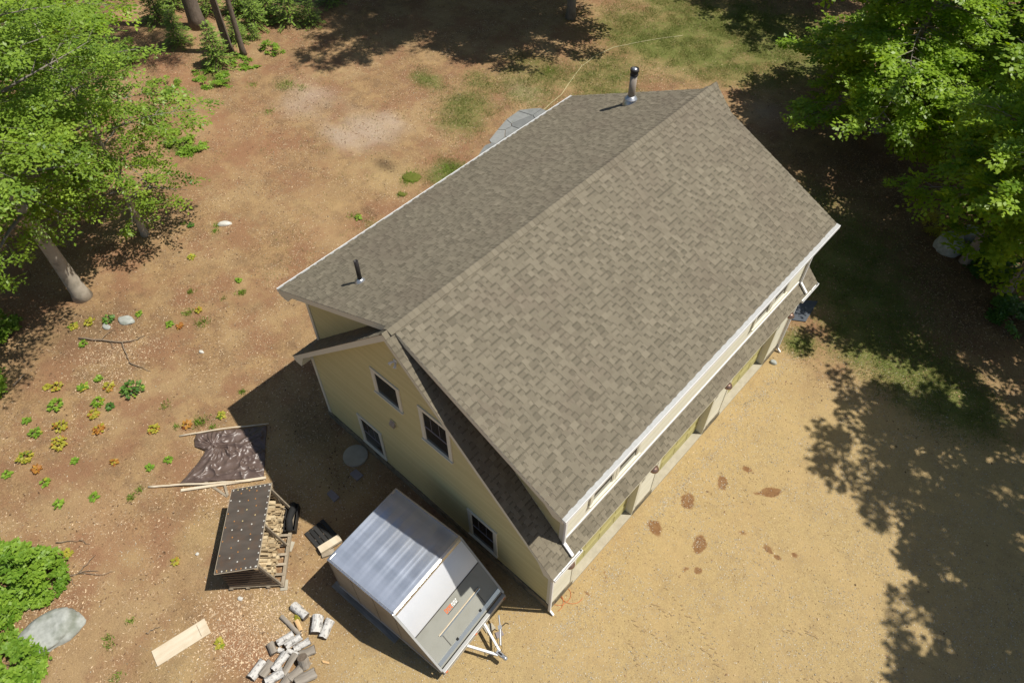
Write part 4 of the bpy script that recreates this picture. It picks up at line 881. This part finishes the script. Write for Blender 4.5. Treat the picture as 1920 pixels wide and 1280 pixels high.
# ============================================================ seedlings
G_, Y_, O_ = 'leafg', 'leafy', 'leafo'
PL = [
 (250,733,.48,('leafd','leafg'),'largest dark green seedling clump on the bare ground'), (109,726,.22,(Y_,O_),'yellow seedling at the top left of the cluster'), (89,727,.10,(Y_,),'tiny yellow seedling left of the topmost yellow one'),
 (157,728,.20,(G_,Y_),'green seedling between two yellow ones at the top of the cluster'), (186,711,.14,(G_,),'small green seedling highest in the cluster'), (206,726,.22,(Y_,O_),'yellow seedling just left of the large dark green clump'),
 (106,762,.32,(G_,),'wide green seedling below the topmost yellow one'), (185,756,.24,(G_,Y_),'green seedling above the orange speckled one'), (206,763,.14,('leafd',),'small dark seedling below left of the large clump'),
 (178,777,.22,(Y_,O_),'orange speckled yellow seedling below the green one'), (51,790,.14,(G_,),'small green seedling left of the cluster near the edge'), (69,813,.22,(G_,Y_),'green seedling left of the large yellow ones'),
 (115,801,.27,(Y_,O_),'upper of the two largest yellow seedlings'), (113,832,.34,(Y_,O_),'lower of the two largest yellow seedlings, the biggest yellow one'), (187,806,.2,(O_,Y_),'orange seedling right of the largest yellow ones'),
 (290,806,.2,(Y_,O_),'lone yellow seedling left of the tarp pole'), (50,859,.3,(Y_,G_),'large yellow green seedling nearest the left edge'), (71,880,.18,(O_,),'rust red seedling below the yellow green one at left'),
 (15,890,.12,(G_,),'small green seedling at the left edge above the bush'), (86,905,.14,(G_,Y_),'small green seedling above the big bush'), (141,865,.09,(G_,),'tiny green seedling right of the biggest yellow one'),
 (215,867,.13,(O_,Y_),'small orange seedling left of the tarp tail'), (317,863,.11,(G_,),'green seedling just left of the tarp'), (282,877,.10,(G_,),'small green seedling left of the tarp tail, nearest it'),
 (351,798,.16,(O_,Y_),'orange seedling above the tarp pole'), (416,780,.13,(Y_,G_),'yellow seedling at the tip of the house shadow'), (177,932,.12,(G_,),'green seedling halfway between bush and tarp poles'),
 (111,946,.15,(G_,),'green seedling right above the big bush'), (157,646,.13,(G_,),'green seedling beside the fallen branch'), (359,483,.14,(Y_,G_),'yellow seedling near the tip of the tree shadow'),
 (358,424,.12,('leafd',),'dark seedling left of the pale crumpled stone'), (448,527,.10,(G_,),'lone green seedling in the middle of the bare ground'), (373,583,.13,(Y_,O_),'yellow seedling beside a grass tuft above the fallen branch'),
 (319,609,.14,(G_,),'bright green seedling right of the flat grey stone'), (262,589,.10,(G_,Y_),'small green seedling at the edge of the tree shadow'), (169,605,.22,(Y_,),'yellow seedling half in the tree shadow'),
 (139,613,.17,(Y_,G_),'yellow seedling left of the one half in tree shadow'), (337,612,.12,(O_,),'small orange seedling by the heap of twigs'), (129,1037,.12,(Y_,G_),'lone yellow green seedling right of the big bush'),
 (329,1053,.10,(Y_,O_),'tiny yellow seedling left of the wood rack shadow'), (413,1207,.12,(Y_,G_),'yellow seedling right of the pale plank'), (561,1153,.10,(Y_,),'bright yellow green sprout beside the topmost birch log'),
 (205,600,.25,('leafd','leafg'),'dark green seedling in the tree shadow beside the trunk'), (672,410,.14,(G_,),'green tuft like seedling left of the long eave'),
]
for i, (u, v, r_, cols, lab) in enumerate(PL): plant(lab, u, v, r_, cols, 200+i)

# ============================================================ rocks and stones
def rock(name, label, cat, u, v, rx, ry, h, seed, rz=0, m='rock', sink=.35, sub_=3):
    import bmesh
    bm = bmesh.new(); bmesh.ops.create_icosphere(bm, subdivisions=sub_, radius=1)
    for q in bm.verts:
        n_ = q.co.normalized(); k = 1+.30*(float(fbm(n_.x*1.3+seed, n_.y*1.3+n_.z*1.7+seed*2, seed))-.5)*2+.10*(float(fbm(n_.x*4+seed, n_.y*4+n_.z*5, seed+3))-.5)
        c_ = n_*k; c_.z = min(c_.z, .75+.1*c_.x); q.co = (c_.x*rx, c_.y*ry, c_.z*h)
    me = bpy.data.meshes.new(name); bm.to_mesh(me); bm.free(); me.polygons.foreach_set('use_smooth', np.ones(len(me.polygons), bool))
    me.attributes.new('tone', 'FLOAT', 'FACE').data.foreach_set('value', np.full(len(me.polygons), .5, np.float32))
    o = link(name, me, None, m); p = gp(u, v); o.location = (p.x, p.y, p.z+h*(.5-sink)); o.rotation_euler = (0, 0, rz); return tag(o, label, cat)
rock('boulder', 'flat pale granite boulder half under the big bush', 'boulder', 96, 1184, .80, .52, .30, 5, R(78), sub_=4)
rock('boulder', 'left boulder of the shaded pair under the right trees', 'boulder', 1776, 466, .55, .50, .62, 9, .3)
rock('boulder', 'right boulder of the shaded pair under the right trees', 'boulder', 1815, 448, .46, .42, .55, 12, 1.0)
rock('flat_stone', 'flat grey stone at the edge of the left tree shadow', 'stone', 236, 601, .32, .20, .10, 15, .5)
rock('flat_stone', 'smaller flat stone left of the one in the tree shadow edge', 'stone', 200, 613, .17, .10, .07, 18, .2)
rock('pale_stone', 'pale crumpled stone lying alone on the reddish ground', 'stone', 421, 421, .13, .27, .12, 21, -.7, 'capw')
rock('pale_stone', 'small white stone on bare ground above the house shadow', 'stone', 378, 660, .10, .06, .07, 24, .4, 'capw')
rock('pale_stone', 'small pale stone at the far end of the garage front', 'stone', 1449, 680, .12, .10, .10, 27, .4)
rock('pale_stone', 'white stone left of the wood rack shadow', 'stone', 370, 1038, .05, .05, .05, 28, .4, 'capw')
rock('pale_stone', 'pale stone at the foot of the wood rack', 'stone', 451, 1122, .08, .06, .06, 29, .4, 'capw')
rock('mossy_mound', 'dark green mossy mound beside the long left eave', 'mound', 772, 333, .40, .30, .07, 33, .4, 'moss')
rock('mossy_mound', 'small mossy tuft below the dark mound by the eave', 'mound', 753, 365, .18, .12, .08, 35, .4, 'moss')

# ============================================================ tarp, poles, plank, boards
def curve(P, t):
    k = t*(len(P)-1); i = min(int(k), len(P)-2); f = k-i; return P[i].lerp(P[i+1], f)
Lc = [at(*q) for q in ((370,813),(365,826),(366,838),(386,846),(376,862),(362,880),(350,894),(337,907))]; Rc_ = [at(*q) for q in ((501,799),(500,812),(499,825),(498,840),(498,855),(497,868),(496,882),(495,896))]
n_ = 110; V = []; org = gp(430, 855)
for i in range(n_+1):
    for j in range(n_+1):
        t, s_ = i/n_, j/n_; p = curve(Lc, t).lerp(curve(Rc_, t), s_)
        q1 = abs(float(vnoise(s_*3.0+t*5.5, t*2.0-s_*6, 3))-.5)*2; q2 = abs(float(vnoise(s_*9+t*4, t*9-s_*5, 8))-.5)*2; q3 = float(vnoise(s_*2.5, t*2.5, 13))
        fan = abs(math.sin(9*math.atan2(t-.32, s_-.25)+4*q3))*math.exp(-((s_-.25)**2+(t-.32)**2)*5)
        z = .02+.10*(1-q1)**4+.045*(1-q2)**3+.05*q3+.07*fan**2; edge = min(s_, 1-s_, t, 1-t)*12
        z = .012+z*min(1, .25+edge)
        V.append((p.x-org.x, p.y-org.y, z+float(gz(p.x, p.y))-org.z))
mb = MB(); mb.add(V, [(i*(n_+1)+j, i*(n_+1)+j+1, (i+1)*(n_+1)+j+1, (i+1)*(n_+1)+j) for i in range(n_) for j in range(n_)]); tp_ = mb.build('tarp', 'tarp', None, smooth=True); tp_.location = org
sm_ = tp_.modifiers.new('thickness', 'SOLIDIFY'); sm_.thickness = .004
tag(tp_, 'crumpled shiny brown tarp spread on the ground above the wood rack', 'tarp')
def pole(name, label, cat, pts, rad, m='newwood', zs=None, wob=.012, n=8, group=None):
    P = [gp(*q) for q in pts]; o = P[0].copy(); Q = []
    for k in range(len(P)-1):
        for f in np.linspace(0, 1, 5)[:-1]: Q.append(P[k].lerp(P[k+1], f))
    Q.append(P[-1]); r_ = np.linspace(rad[0], rad[1], len(Q)); h0 = zs or [0]*len(P); hz = np.interp(np.linspace(0, 1, len(Q)), np.linspace(0, 1, len(h0)), h0)
    mb = MB(); mb.tube([q-o+Vector((random.uniform(-wob, wob), random.uniform(-wob, wob), r_[i]*.9+hz[i])) for i, q in enumerate(Q)], list(r_), n); ob = mb.build(name, m, None, smooth=True); ob.location = o; return tag(ob, label, cat, group)
pole('wooden_pole', 'straight pale pole along the upper edge of the brown tarp', 'pole', [(337,818),(420,807),(505,797)], (.028,.020), zs=[0,.10,.08], wob=.008)
pole('wooden_pole', 'long bent pale pole along the lower edge of the tarp', 'pole', [(279,913),(330,911),(400,908),(470,903)], (.034,.028), 'newwood', zs=[0,.05,.07,.06])
def board(name, label, cat, a, b_, w_, t_, m, z=0, rot=0, z2=None):
    A, B_ = gp(*a), gp(*b_); c_ = (A+B_)/2; mb = MB(); d = B_-A
    dz_ = 0 if z2 is None else z2-z
    mb.beam((-d.x/2, -d.y/2, -dz_/2), (d.x/2, d.y/2, dz_/2), w_, t_); o = mb.build(name, m, None, bevel=min(.006, t_*.3)); o.location = (c_.x, c_.y, c_.z+t_/2+z+dz_/2+.004); return tag(o, label, cat)
board('board', 'straight sawn board below the tarp, its end near the wood rack', 'board', (340,920), (500,897), .085, .04, 'newwood', .02, z2=.05)
board('board', 'grey board of a broken frame sticking out left of the wood rack', 'board', (372,894), (427,931), .07, .03, 'lumber', .0)
board('board', 'short grey board end beside the wood rack corner', 'board', (421,906), (428,930), .07, .03, 'lumber', .035)
P4 = [at(280,1222), at(383,1162), at(397,1183), at(301,1248)]; c_ = sum(P4, Vector())/4; d1 = ((P4[1]-P4[0])+(P4[2]-P4[3]))/2; d2 = ((P4[3]-P4[0])+(P4[2]-P4[1]))/2
mb = MB(); rz_ = math.atan2(d1.y, d1.x); mb.box(-d1.length/2, d1.length/2, -d2.length/2, d2.length/2, 0, .03); pk = mb.build('plank', 'newwood', None, bevel=.004); pk.location = (c_.x, c_.y, float(gz(c_.x, c_.y))+.012); pk.rotation_euler = (0, 0, rz_); tag(pk, 'wide pale plank lying alone on the ground below the wood rack', 'plank')
mb = MB(); mb.box(d1.length/2-.24, d1.length/2-.225, -d2.length/2+.05, d2.length/2-.06, .0305, .036); mb.build('saw_kerf', 'lumber', pk)
board('board', 'long dark board on the ground along the trailer side', 'board', (627,1094), (745,1200), .20, .04, 'greywood', .0)
board('timber', 'pale sawn timber offcut at the rear corner of the trailer', 'timber', (601,1036), (640,1012), .22, .10, 'newwood', .10)
board('timber', 'timber offcut under the pale one behind the trailer', 'timber', (604,1042), (628,1034), .16, .09, 'lumber', .0)
# dark tray, black trough, pavers, disc
def slab(name, label, cat, px, t_, m, bev=.01, z=0):
    P = [at(*q) for q in px]; c_ = sum(P, Vector())/len(P); mb = MB(); mb.prism([(q.x-c_.x, q.y-c_.y) for q in P], 'z', 0, t_); o = mb.build(name, m, None, bevel=bev); o.location = (c_.x, c_.y, float(gz(c_.x, c_.y))-.004+z); return tag(o, label, cat)
slab('paver', 'grey paver nearest the round concrete lid', 'paver', [(656,889),(668,880),(682,892),(670,902)], .06, 'paver')
slab('paver', 'grey paver halfway between the round lid and the trailer', 'paver', [(613,926),(622,918),(637,932),(627,942)], .06, 'paver')
mb = MB(); mb.lathe([(.385, -.03), (.385, .06), (.375, .075), (.12, .078), (.02, .079)], 40); o = mb.build('concrete_lid', 'concrete', None); o.location = gp(667, 855); tag(o, 'round concrete lid on the ground by the gable wall', 'lid')
mb = MB(); mb.lathe([(.36, .0795), (.34, .082), (.02, .083)], 40); mb.build('lid_face', 'concrete', o)
tr_ = thing('slatted_tray', 'dark wooden tray lying in the shade behind the trailer', 'tray', tuple(gp(603, 1003)), R(-3))
for k in range(5):
    mb = MB(); mb.box(-.36, .36, -.33+k*.135, -.33+k*.135+.115, .05, .07); mb.build('slat', 'rubber' if k % 2 else 'blackp', tr_, bevel=.004)
for x in (-.34, 0, .30):
    mb = MB(); mb.box(x, x+.05, -.33, .325, 0, .0495); mb.build('runner', 'slat', tr_)
bt_ = thing('black_trough', 'black plastic trough standing in shade beside the wood rack', 'trough', tuple(gp(549, 976)), ang)
mb = MB(); mb.box(-.42, .42, -.17, .17, 0, .02); mb.build('base', 'blackp', bt_)
for q in ((-.42,.42,-.17,-.15), (-.42,.42,.15,.17), (-.42,-.40,-.15,.15), (.40,.42,-.15,.15)):
    mb = MB(); mb.box(*q, .02, .26); mb.build('wall', 'blackp', bt_, bevel=.006)
mb = MB(); mb.tube([(-.42,-.0,.2), (-.2,.03,.3), (.1,-.02,.31), (.42,.02,.24)], .10, 10); mb.build('bag', 'rubber', bt_, smooth=True)
slab('steel_plate', 'dark slate coloured plate on the grass at the far garage corner', 'plate', [(1487,562),(1533,566),(1510,604),(1479,600)], .05, 'blue')
slab('paving_block', 'concrete pad under the trailer jack, nearest the trailer', 'block', [(905,1175),(922,1167),(930,1178),(912,1187)], .05, 'concrete')
slab('paving_block', 'grey stone pad below the trailer coupler jack', 'block', [(928,1186),(941,1181),(945,1190),(932,1197)], .05, 'paver')
# orange cord at the corner
pts = []; o0 = gp(1052, 1118)
for i in range(60):
    t = i/59; a = t*4*math.pi; r_ = .20+.10*math.sin(3*t*math.pi); pts.append((.45*(t-.5)*.6+r_*math.cos(a)*1.1, .9*(t-.5)*.8+r_*math.sin(a), .012+.01*(i % 2)))
mb = MB(); mb.tube(pts, .007, 6); o = mb.build('extension_cord', 'cord', None, smooth=True); o.location = (o0.x+.1, o0.y, o0.z); tag(o, 'thin orange cord looped on the ground at the near garage corner', 'cord')
pts = [gp(*q) for q in ((1012,222),(1017,208),(1030,197),(1052,178),(1072,150),(1090,126),(1112,108),(1150,90),(1200,79),(1245,72),(1292,66))]
Q = []
for k in range(len(pts)-1):
    for f in (0,.25,.5,.75): Q.append(pts[k].lerp(pts[k+1], f))
mb = MB(); mb.tube([q-pts[0]+Vector((random.uniform(-.02,.02), random.uniform(-.02,.02), .022)) for q in Q], .013, 6); o = mb.build('garden_hose', 'hose', None, smooth=True); o.location = pts[0]; tag(o, 'long pale hose running over the grass from the patio', 'hose')

# ============================================================ log pile
def log(label, a, b_, r_, kind='round', m='birch', z=0, name='log'):
    A, B_ = gp(*a), gp(*b_); d = B_-A; Ln = d.length*1.12; r_ *= 1.1; mb = logmesh(kind, Ln, r_); face = 'freshwood' if m == 'freshwood' else ('greywood' if m == 'greywood' else 'freshwood')
    o = mb.build(name, [m, 'logend', face], None); c_ = (A+B_)/2; o.location = (c_.x, c_.y, c_.z+r_*.88+z); o.rotation_euler = (random.uniform(-.5,.5) if kind != 'split' else random.uniform(-.6,.6), 0, math.atan2(d.y, d.x)); return tag(o, label, 'log')
LG = [((553,1138),(575,1157),.10,'round','birch',0,'white birch log lying topmost, apart from the pile'),
 ((598,1159),(594,1188),.13,'round','birch',0,'left half of the white birch pair at the trailer shadow edge'), ((620,1166),(607,1196),.105,'round','birch',0,'right half of the white birch pair at the trailer shadow edge'),
 ((550,1191),(524,1207),.085,'round','birch',.02,'yellowish birch log at the top of the pile'), ((565,1196),(540,1213),.08,'round','birch',.06,'birch log second from the top of the pile'), ((581,1204),(555,1219),.08,'round','birch',.05,'smooth birch log at the right of the pile top'),
 ((543,1222),(563,1231),.055,'round','birch',.10,'thin short birch log in the middle of the pile'), ((591,1219),(566,1229),.10,'half','greywood',0,'grey weathered half log above the dark sawn end'),
 ((540,1229),(517,1258),.09,'round','birch',.10,'bright white birch log in the pile centre'), ((533,1228),(514,1252),.07,'split','greywood',.03,'grey split log under the bright birch log'),
 ((496,1243),(474,1271),.11,'round','birch',0,'leftmost birch log of the pile'), ((511,1244),(494,1268),.11,'half','greywood',0,'grey half log right of the leftmost birch'), ((556,1231),(536,1265),.10,'split','greywood',.04,'brownish split log right of the bright birch'),
 ((566,1256),(546,1273),.11,'half','greywood',0,'grey half log below the dark sawn end'), ((533,1262),(503,1281),.10,'round','birch',.05,'pale birch log at the bottom edge of the picture'), ((592,1263),(559,1280),.12,'half','greywood',0,'large grey weathered log at the bottom right of the pile'),
 ((531,1158),(563,1190),.06,'split','greywood',0,'long grey split stick above the pile'), ((509,1209),(516,1226),.09,'half','greywood',0,'mossy grey chunk at the left of the pile'), ((558,1165),(566,1183),.07,'split','freshwood',0,'orange freshly split chunk below the topmost birch log'),
 ((524,1219),(533,1222),.06,'half','birch',0,'small white bark chunk in the pile'), ((606,1240),(617,1243),.03,'split','freshwood',0,'thin fresh wood splinter right of the pile'), ((545,1268),(530,1290),.10,'round','greywood',0,'grey log at the bottom edge under the pale birch')]
for a, b_, r_, kd, m_, z, lab in LG: log(lab, a, b_, r_, kd, m_, z)
mb = logmesh('round', .30, .135); o = mb.build('log', ['greywood', 'logend', 'greywood'], None); p = gp(572, 1243); o.location = (p.x, p.y, p.z+.17); o.rotation_euler = (0, R(-62), R(150)); tag(o, 'upended log showing its dark round sawn end', 'log')

# ============================================================ fallen branches
def twigs(label, segs, r_):
    o0 = gp(*segs[0][0]); mb = MB()
    for sg_ in segs:
        P = [gp(*q)-o0 for q in sg_]; Q = []
        for k in range(len(P)-1):
            for f in (0,.33,.66): Q.append(P[k].lerp(P[k+1], f)+Vector((random.uniform(-.03,.03), random.uniform(-.03,.03), .05+random.uniform(0,.03))))
        Q.append(P[-1]+Vector((0,0,.02))); mb.tube(Q, list(np.linspace(r_, r_*.35, len(Q))), 6); r_ *= .75
    o = mb.build('fallen_branch', 'stick', None, smooth=True); o.location = o0; return tag(o, label, 'branch')
twigs('forked dead branch lying below the left tree shadow', [((150,636),(190,640),(230,643),(252,640),(272,630)), ((230,643),(240,668),(243,680)), ((243,680),(262,688),(283,697)), ((190,640),(205,625),(215,618)), ((208,642),(215,655))], .035)
twigs('thin forked stick on the ground right of the big bush', [((101,1096),(130,1082),(150,1075),(185,1070)), ((150,1075),(165,1058),(180,1040)), ((150,1075),(190,1078),(216,1071)), ((135,1085),(142,1098))], .02)
twigs('short thin stick above the forked one by the bush', [((106,1018),(140,1016),(158,1013)), ((152,1014),(170,1020))], .014)
twigs('pale stick at the left edge below the tree shadow', [((28,725),(38,712),(48,702))], .035)
twigs('curved dead stick left of the pale plank', [((275,1189),(290,1180),(302,1174)), ], .016)

# ============================================================ patio of flagstones
pat = bpy.data.objects.new('patio', None); COL.objects.link(pat); pat['kind'] = 'structure'; pc = Vector((-15.0, 15.2, 0)); pat.location = pc
def clip(poly, px, py, nx_, ny_):
    out = []
    for i in range(len(poly)):
        a, b_ = poly[i], poly[(i+1) % len(poly)]; da = (a[0]-px)*nx_+(a[1]-py)*ny_; db = (b_[0]-px)*nx_+(b_[1]-py)*ny_
        if da <= 0: out.append(a)
        if da*db < 0: t = da/(da-db); out.append((a[0]+(b_[0]-a[0])*t, a[1]+(b_[1]-a[1])*t))
    return out
outline = [(at(*q).x, at(*q).y) for q in ((893,300),(905,280),(928,251),(950,225),(974,208),(1000,205),(1024,204))]+[(-11.8, 17.0), (-11.6, 12.2)]
seeds = [(x+random.uniform(-.32,.32), y+random.uniform(-.32,.32)) for x in np.arange(-16.8, -11, .95) for y in np.arange(11.6, 18.6, .95)]
for i, (px, py) in enumerate(seeds):
    poly = list(outline)
    for j, (qx, qy) in enumerate(seeds):
        d_ = math.hypot(qx-px, qy-py)
        if i != j and d_ < 3 and poly: ux_, uy_ = (qx-px)/d_, (qy-py)/d_; poly = clip(poly, (px+qx)/2-ux_*.012, (py+qy)/2-uy_*.012, ux_, uy_)
    if len(poly) > 2:
        A_ = abs(sum(poly[k][0]*poly[(k+1) % len(poly)][1]-poly[(k+1) % len(poly)][0]*poly[k][1] for k in range(len(poly))))/2
        if A_ > .05:
            mb = MB(); mb.prism([(q[0]-pc.x, q[1]-pc.y) for q in poly], 'z', -.02, .045+random.uniform(-.006,.006), random.random()); mb.build('flagstone', 'flag', pat, bevel=.008)

# ============================================================ ground litter (uncountable)
def free(x, y):
    ok = ~((x > -W-.1) & (x < .1) & (y > -.1) & (y < L+.1)); return ok
def scatter(n, lo, hi, wfun):
    out = []; tot = 0
    while tot < n:
        x = rng.uniform(lo[0], hi[0], n*3); y = rng.uniform(lo[1], hi[1], n*3); pr = proj(np.stack([x, y, np.zeros_like(x)], 1))
        k = (pr[:, 0] > -120) & (pr[:, 0] < 2040) & (pr[:, 1] > -90) & (pr[:, 1] < 1380) & free(x, y); k &= rng.random(len(x)) < wfun(x, y)
        out.append(np.stack([x[k], y[k]], 1)); tot += int(k.sum())
    return np.concatenate(out)[:n]
def litter(name, n, wfun, Lr, asp, m, zoff=.006, tilt_=.25, tone=(.5,.25), curl=.1, lo=(-46,-12), hi=(13,44)):
    P = scatter(n, lo, hi, wfun); n = len(P); z = gz(P[:, 0], P[:, 1])+zoff; a = rng.uniform(0, 6.283, n)
    ln = rng.uniform(*Lr, n); V = kites(np.column_stack([P, z]), np.column_stack([np.cos(a), np.sin(a), rng.normal(0, tilt_*.4, n)]), np.column_stack([rng.normal(0, tilt_, n), rng.normal(0, tilt_, n), np.ones(n)]), ln, ln*asp, curl)
    return kmesh(name, V, np.clip(rng.normal(*tone, n), 0, 1), m, None, 'stuff')
sandw = lambda x, y: gmask('sand', x, y)
mul_ = lambda x, y: np.clip(1-sandw(x, y), .04, 1)*(.25+.75*(fbm(x*.7, y*.7, 31) > .5))*(1-.8*gmask('grass', x, y))
near = [gp(*q) for q in ((470,1200),(500,1180),(440,1160),(190,690),(240,650),(520,960),(100,1120),(430,920))]
def chipw(x, y):
    t = .035*mul_(x, y)
    for k, q in enumerate(near): t = t+(.9 if k < 3 else .45)*np.exp(-((x-q.x)**2+(y-q.y)**2)/(.75 if k < 3 else .9))
    return np.clip(t, 0, 1)
litter('wood_chips', 30000, chipw, (.03,.085), .34, 'chip', .012, .3, (.60,.24))
litter('pine_litter', 120000, mul_, (.03,.11), .17, 'chip', .010, .2, (.45,.27))
litter('leaf_litter', 30000, lambda x, y: np.clip(.10*mul_(x, y)+.8*gmask('dark', x, y)+.12*gmask('pale', x, y), 0, 1), (.05,.10), .55, 'deadleaf', .010, .35, (.40,.25))
litter('sand_specks', 26000, lambda x, y: np.clip(sandw(x, y), .0, 1)*(.2+.8*(fbm(x*1.1, y*1.1, 41) > .5)), (.015,.05), .5, 'pebble', .006, .3, (.45,.3), lo=(-12,-8), hi=(13,16))
litter('dark_specks', 5000, lambda x, y: np.clip(sandw(x, y), .0, 1), (.02,.06), .3, 'deadleaf', .006, .3, (.2,.2), lo=(-6,-8), hi=(13,16))
# pebbles
litter('drip_line_gravel', 1500, lambda x, y: np.exp(-((x-.62-.08*np.sin(y*1.1))/.15)**2)*(y > -.3)*(y < 12.3)*(.3+fbm(y*1.3, x*3, 71)), (.018,.045), .7, 'pebble', .008, .4, (.4,.25), lo=(.2,-.5), hi=(1.1,12.5))
P = scatter(2600, (-30,-10), (12,16), lambda x, y: .25+.3*sandw(x, y)+.0*x); n = len(P); r_ = rng.uniform(.008,.026, n); oct_ = np.array([(1,0,0),(0,1,0),(-1,0,0),(0,-1,0),(0,0,.7),(0,0,-.7)]); of = np.array([(0,1,4),(1,2,4),(2,3,4),(3,0,4),(1,0,5),(2,1,5),(3,2,5),(0,3,5)])
V = (np.column_stack([P, gz(P[:, 0], P[:, 1])+r_*.3])[:, None]+oct_[None]*(r_[:, None, None]*rng.uniform(.6,1.3,(n,6,1)))).reshape(-1, 3); Fq = (np.arange(n)[:, None, None]*6+of[None]).reshape(-1, 3)
o = link('pebbles', npmesh('pebbles', V, Fq, np.repeat(np.clip(rng.normal(.55,.25,n),0,1), 8)), None, 'pebble'); o['kind'] = 'stuff'
# grass
def grassw(x, y): return np.clip(gmask('grass', x, y)*(fbm(x*1.6, y*1.6, 51)-.28)*2.6, 0, 1)
def blades(name, P, h, tone, m='grass'):
    n = len(P); a = rng.uniform(0, 6.283, n); ln = h*rng.uniform(.5,1.4,n); d = np.column_stack([np.cos(a)*.7, np.sin(a)*.7, rng.uniform(.5,1.3,n)])
    V = kites(np.column_stack([P, gz(P[:, 0], P[:, 1])-.005]), d, np.column_stack([rng.normal(0,1,n), rng.normal(0,1,n), np.full(n,.6)]), ln, ln*.10+.004, .05, .15); return kmesh(name, V, np.clip(rng.normal(*tone, n), 0, 1), m, None, 'stuff')
blades('grass', scatter(120000, (-36,2), (10,44), grassw), .085, (.5,.22))
tufts = [(375,792,.22,260),(1030,132,.3,120),(145+310,735,.12,80),(1145/3.2,320+730/3.2,.13,90),(1455/3.2,320+735/3.2,.14,100),(1125/3.2,320+855/3.2,.2,120),(1215/3.2,320+912/3.2,.28,160),(985/4,640+1170/4,.12,90),(1055/4,640+1110/4,.10,60),(1300/3.2,320+330/3.2,.15,70),(1295/3.2,320+365/3.2,.13,80),(540,157,.35,120),(475,160,.3,90),(565,165,.3,90),(505,210,.25,80),(660,405,.2,60),(205,1195,.12,40),(245,1165,.12,40),(205,1212,.14,50),(220,1270,.15,60),(310,760,.2,60),(330,800,.12,60),(400,800,.1,50),(450,550,.15,40),(420,560,.1,30),(345,420,.1,40),(672,405,.12,70),(772,330,.4,420),(765,340,.35,260),(752,365,.18,90),(845,318,.5,300)]
PP = []
for u, v, r_, n in tufts:
    c_ = at(u, v); PP.append(np.column_stack([rng.normal(c_.x, r_*.5, n), rng.normal(c_.y, r_*.5, n)]))
blades('grass_tufts', np.concatenate(PP), .11, (.45,.2), 'leafg')
P = scatter(7000, (-33,2), (-12,24), lambda x, y: (fbm(x*.8, y*.8, 61) > .60)*.8); blades('sparse_grass', P, .08, (.6,.2))
# tyre clods on the sand
V = []
mbc = MB()
for (u, v, du, dv, n) in ((1255,1105,14,18,14),(1190,1165,16,12,9),(1470,1182,14,2,5),(1510,1180,10,6,6),(1315,1215,12,10,8),(1500,1272,16,1,12),(1180,1200,5,14,8),(1230,1130,10,10,6)):
    for k in range(n):
        p = gp(u+du*k*.5+random.uniform(-4,4), v+dv*k*.5+random.uniform(-4,4)); a = random.uniform(-.4,.4)+.7; l_ = random.uniform(.05,.11)
        d = Vector((math.cos(a), math.sin(a), 0)); mbc.tube([p-d*l_-Vector((0,0,.01)), p+Vector((.015,-.015,.008)), p+d*l_-Vector((0,0,.01))], [.008,.022,.008], 5)
cm = mat('sand_clod', (.30,.21,.105), (.40,.29,.15), .95); M['clod'] = cm
o = mbc.build('tyre_clods', 'clod', None, smooth=True); o['kind'] = 'stuff'
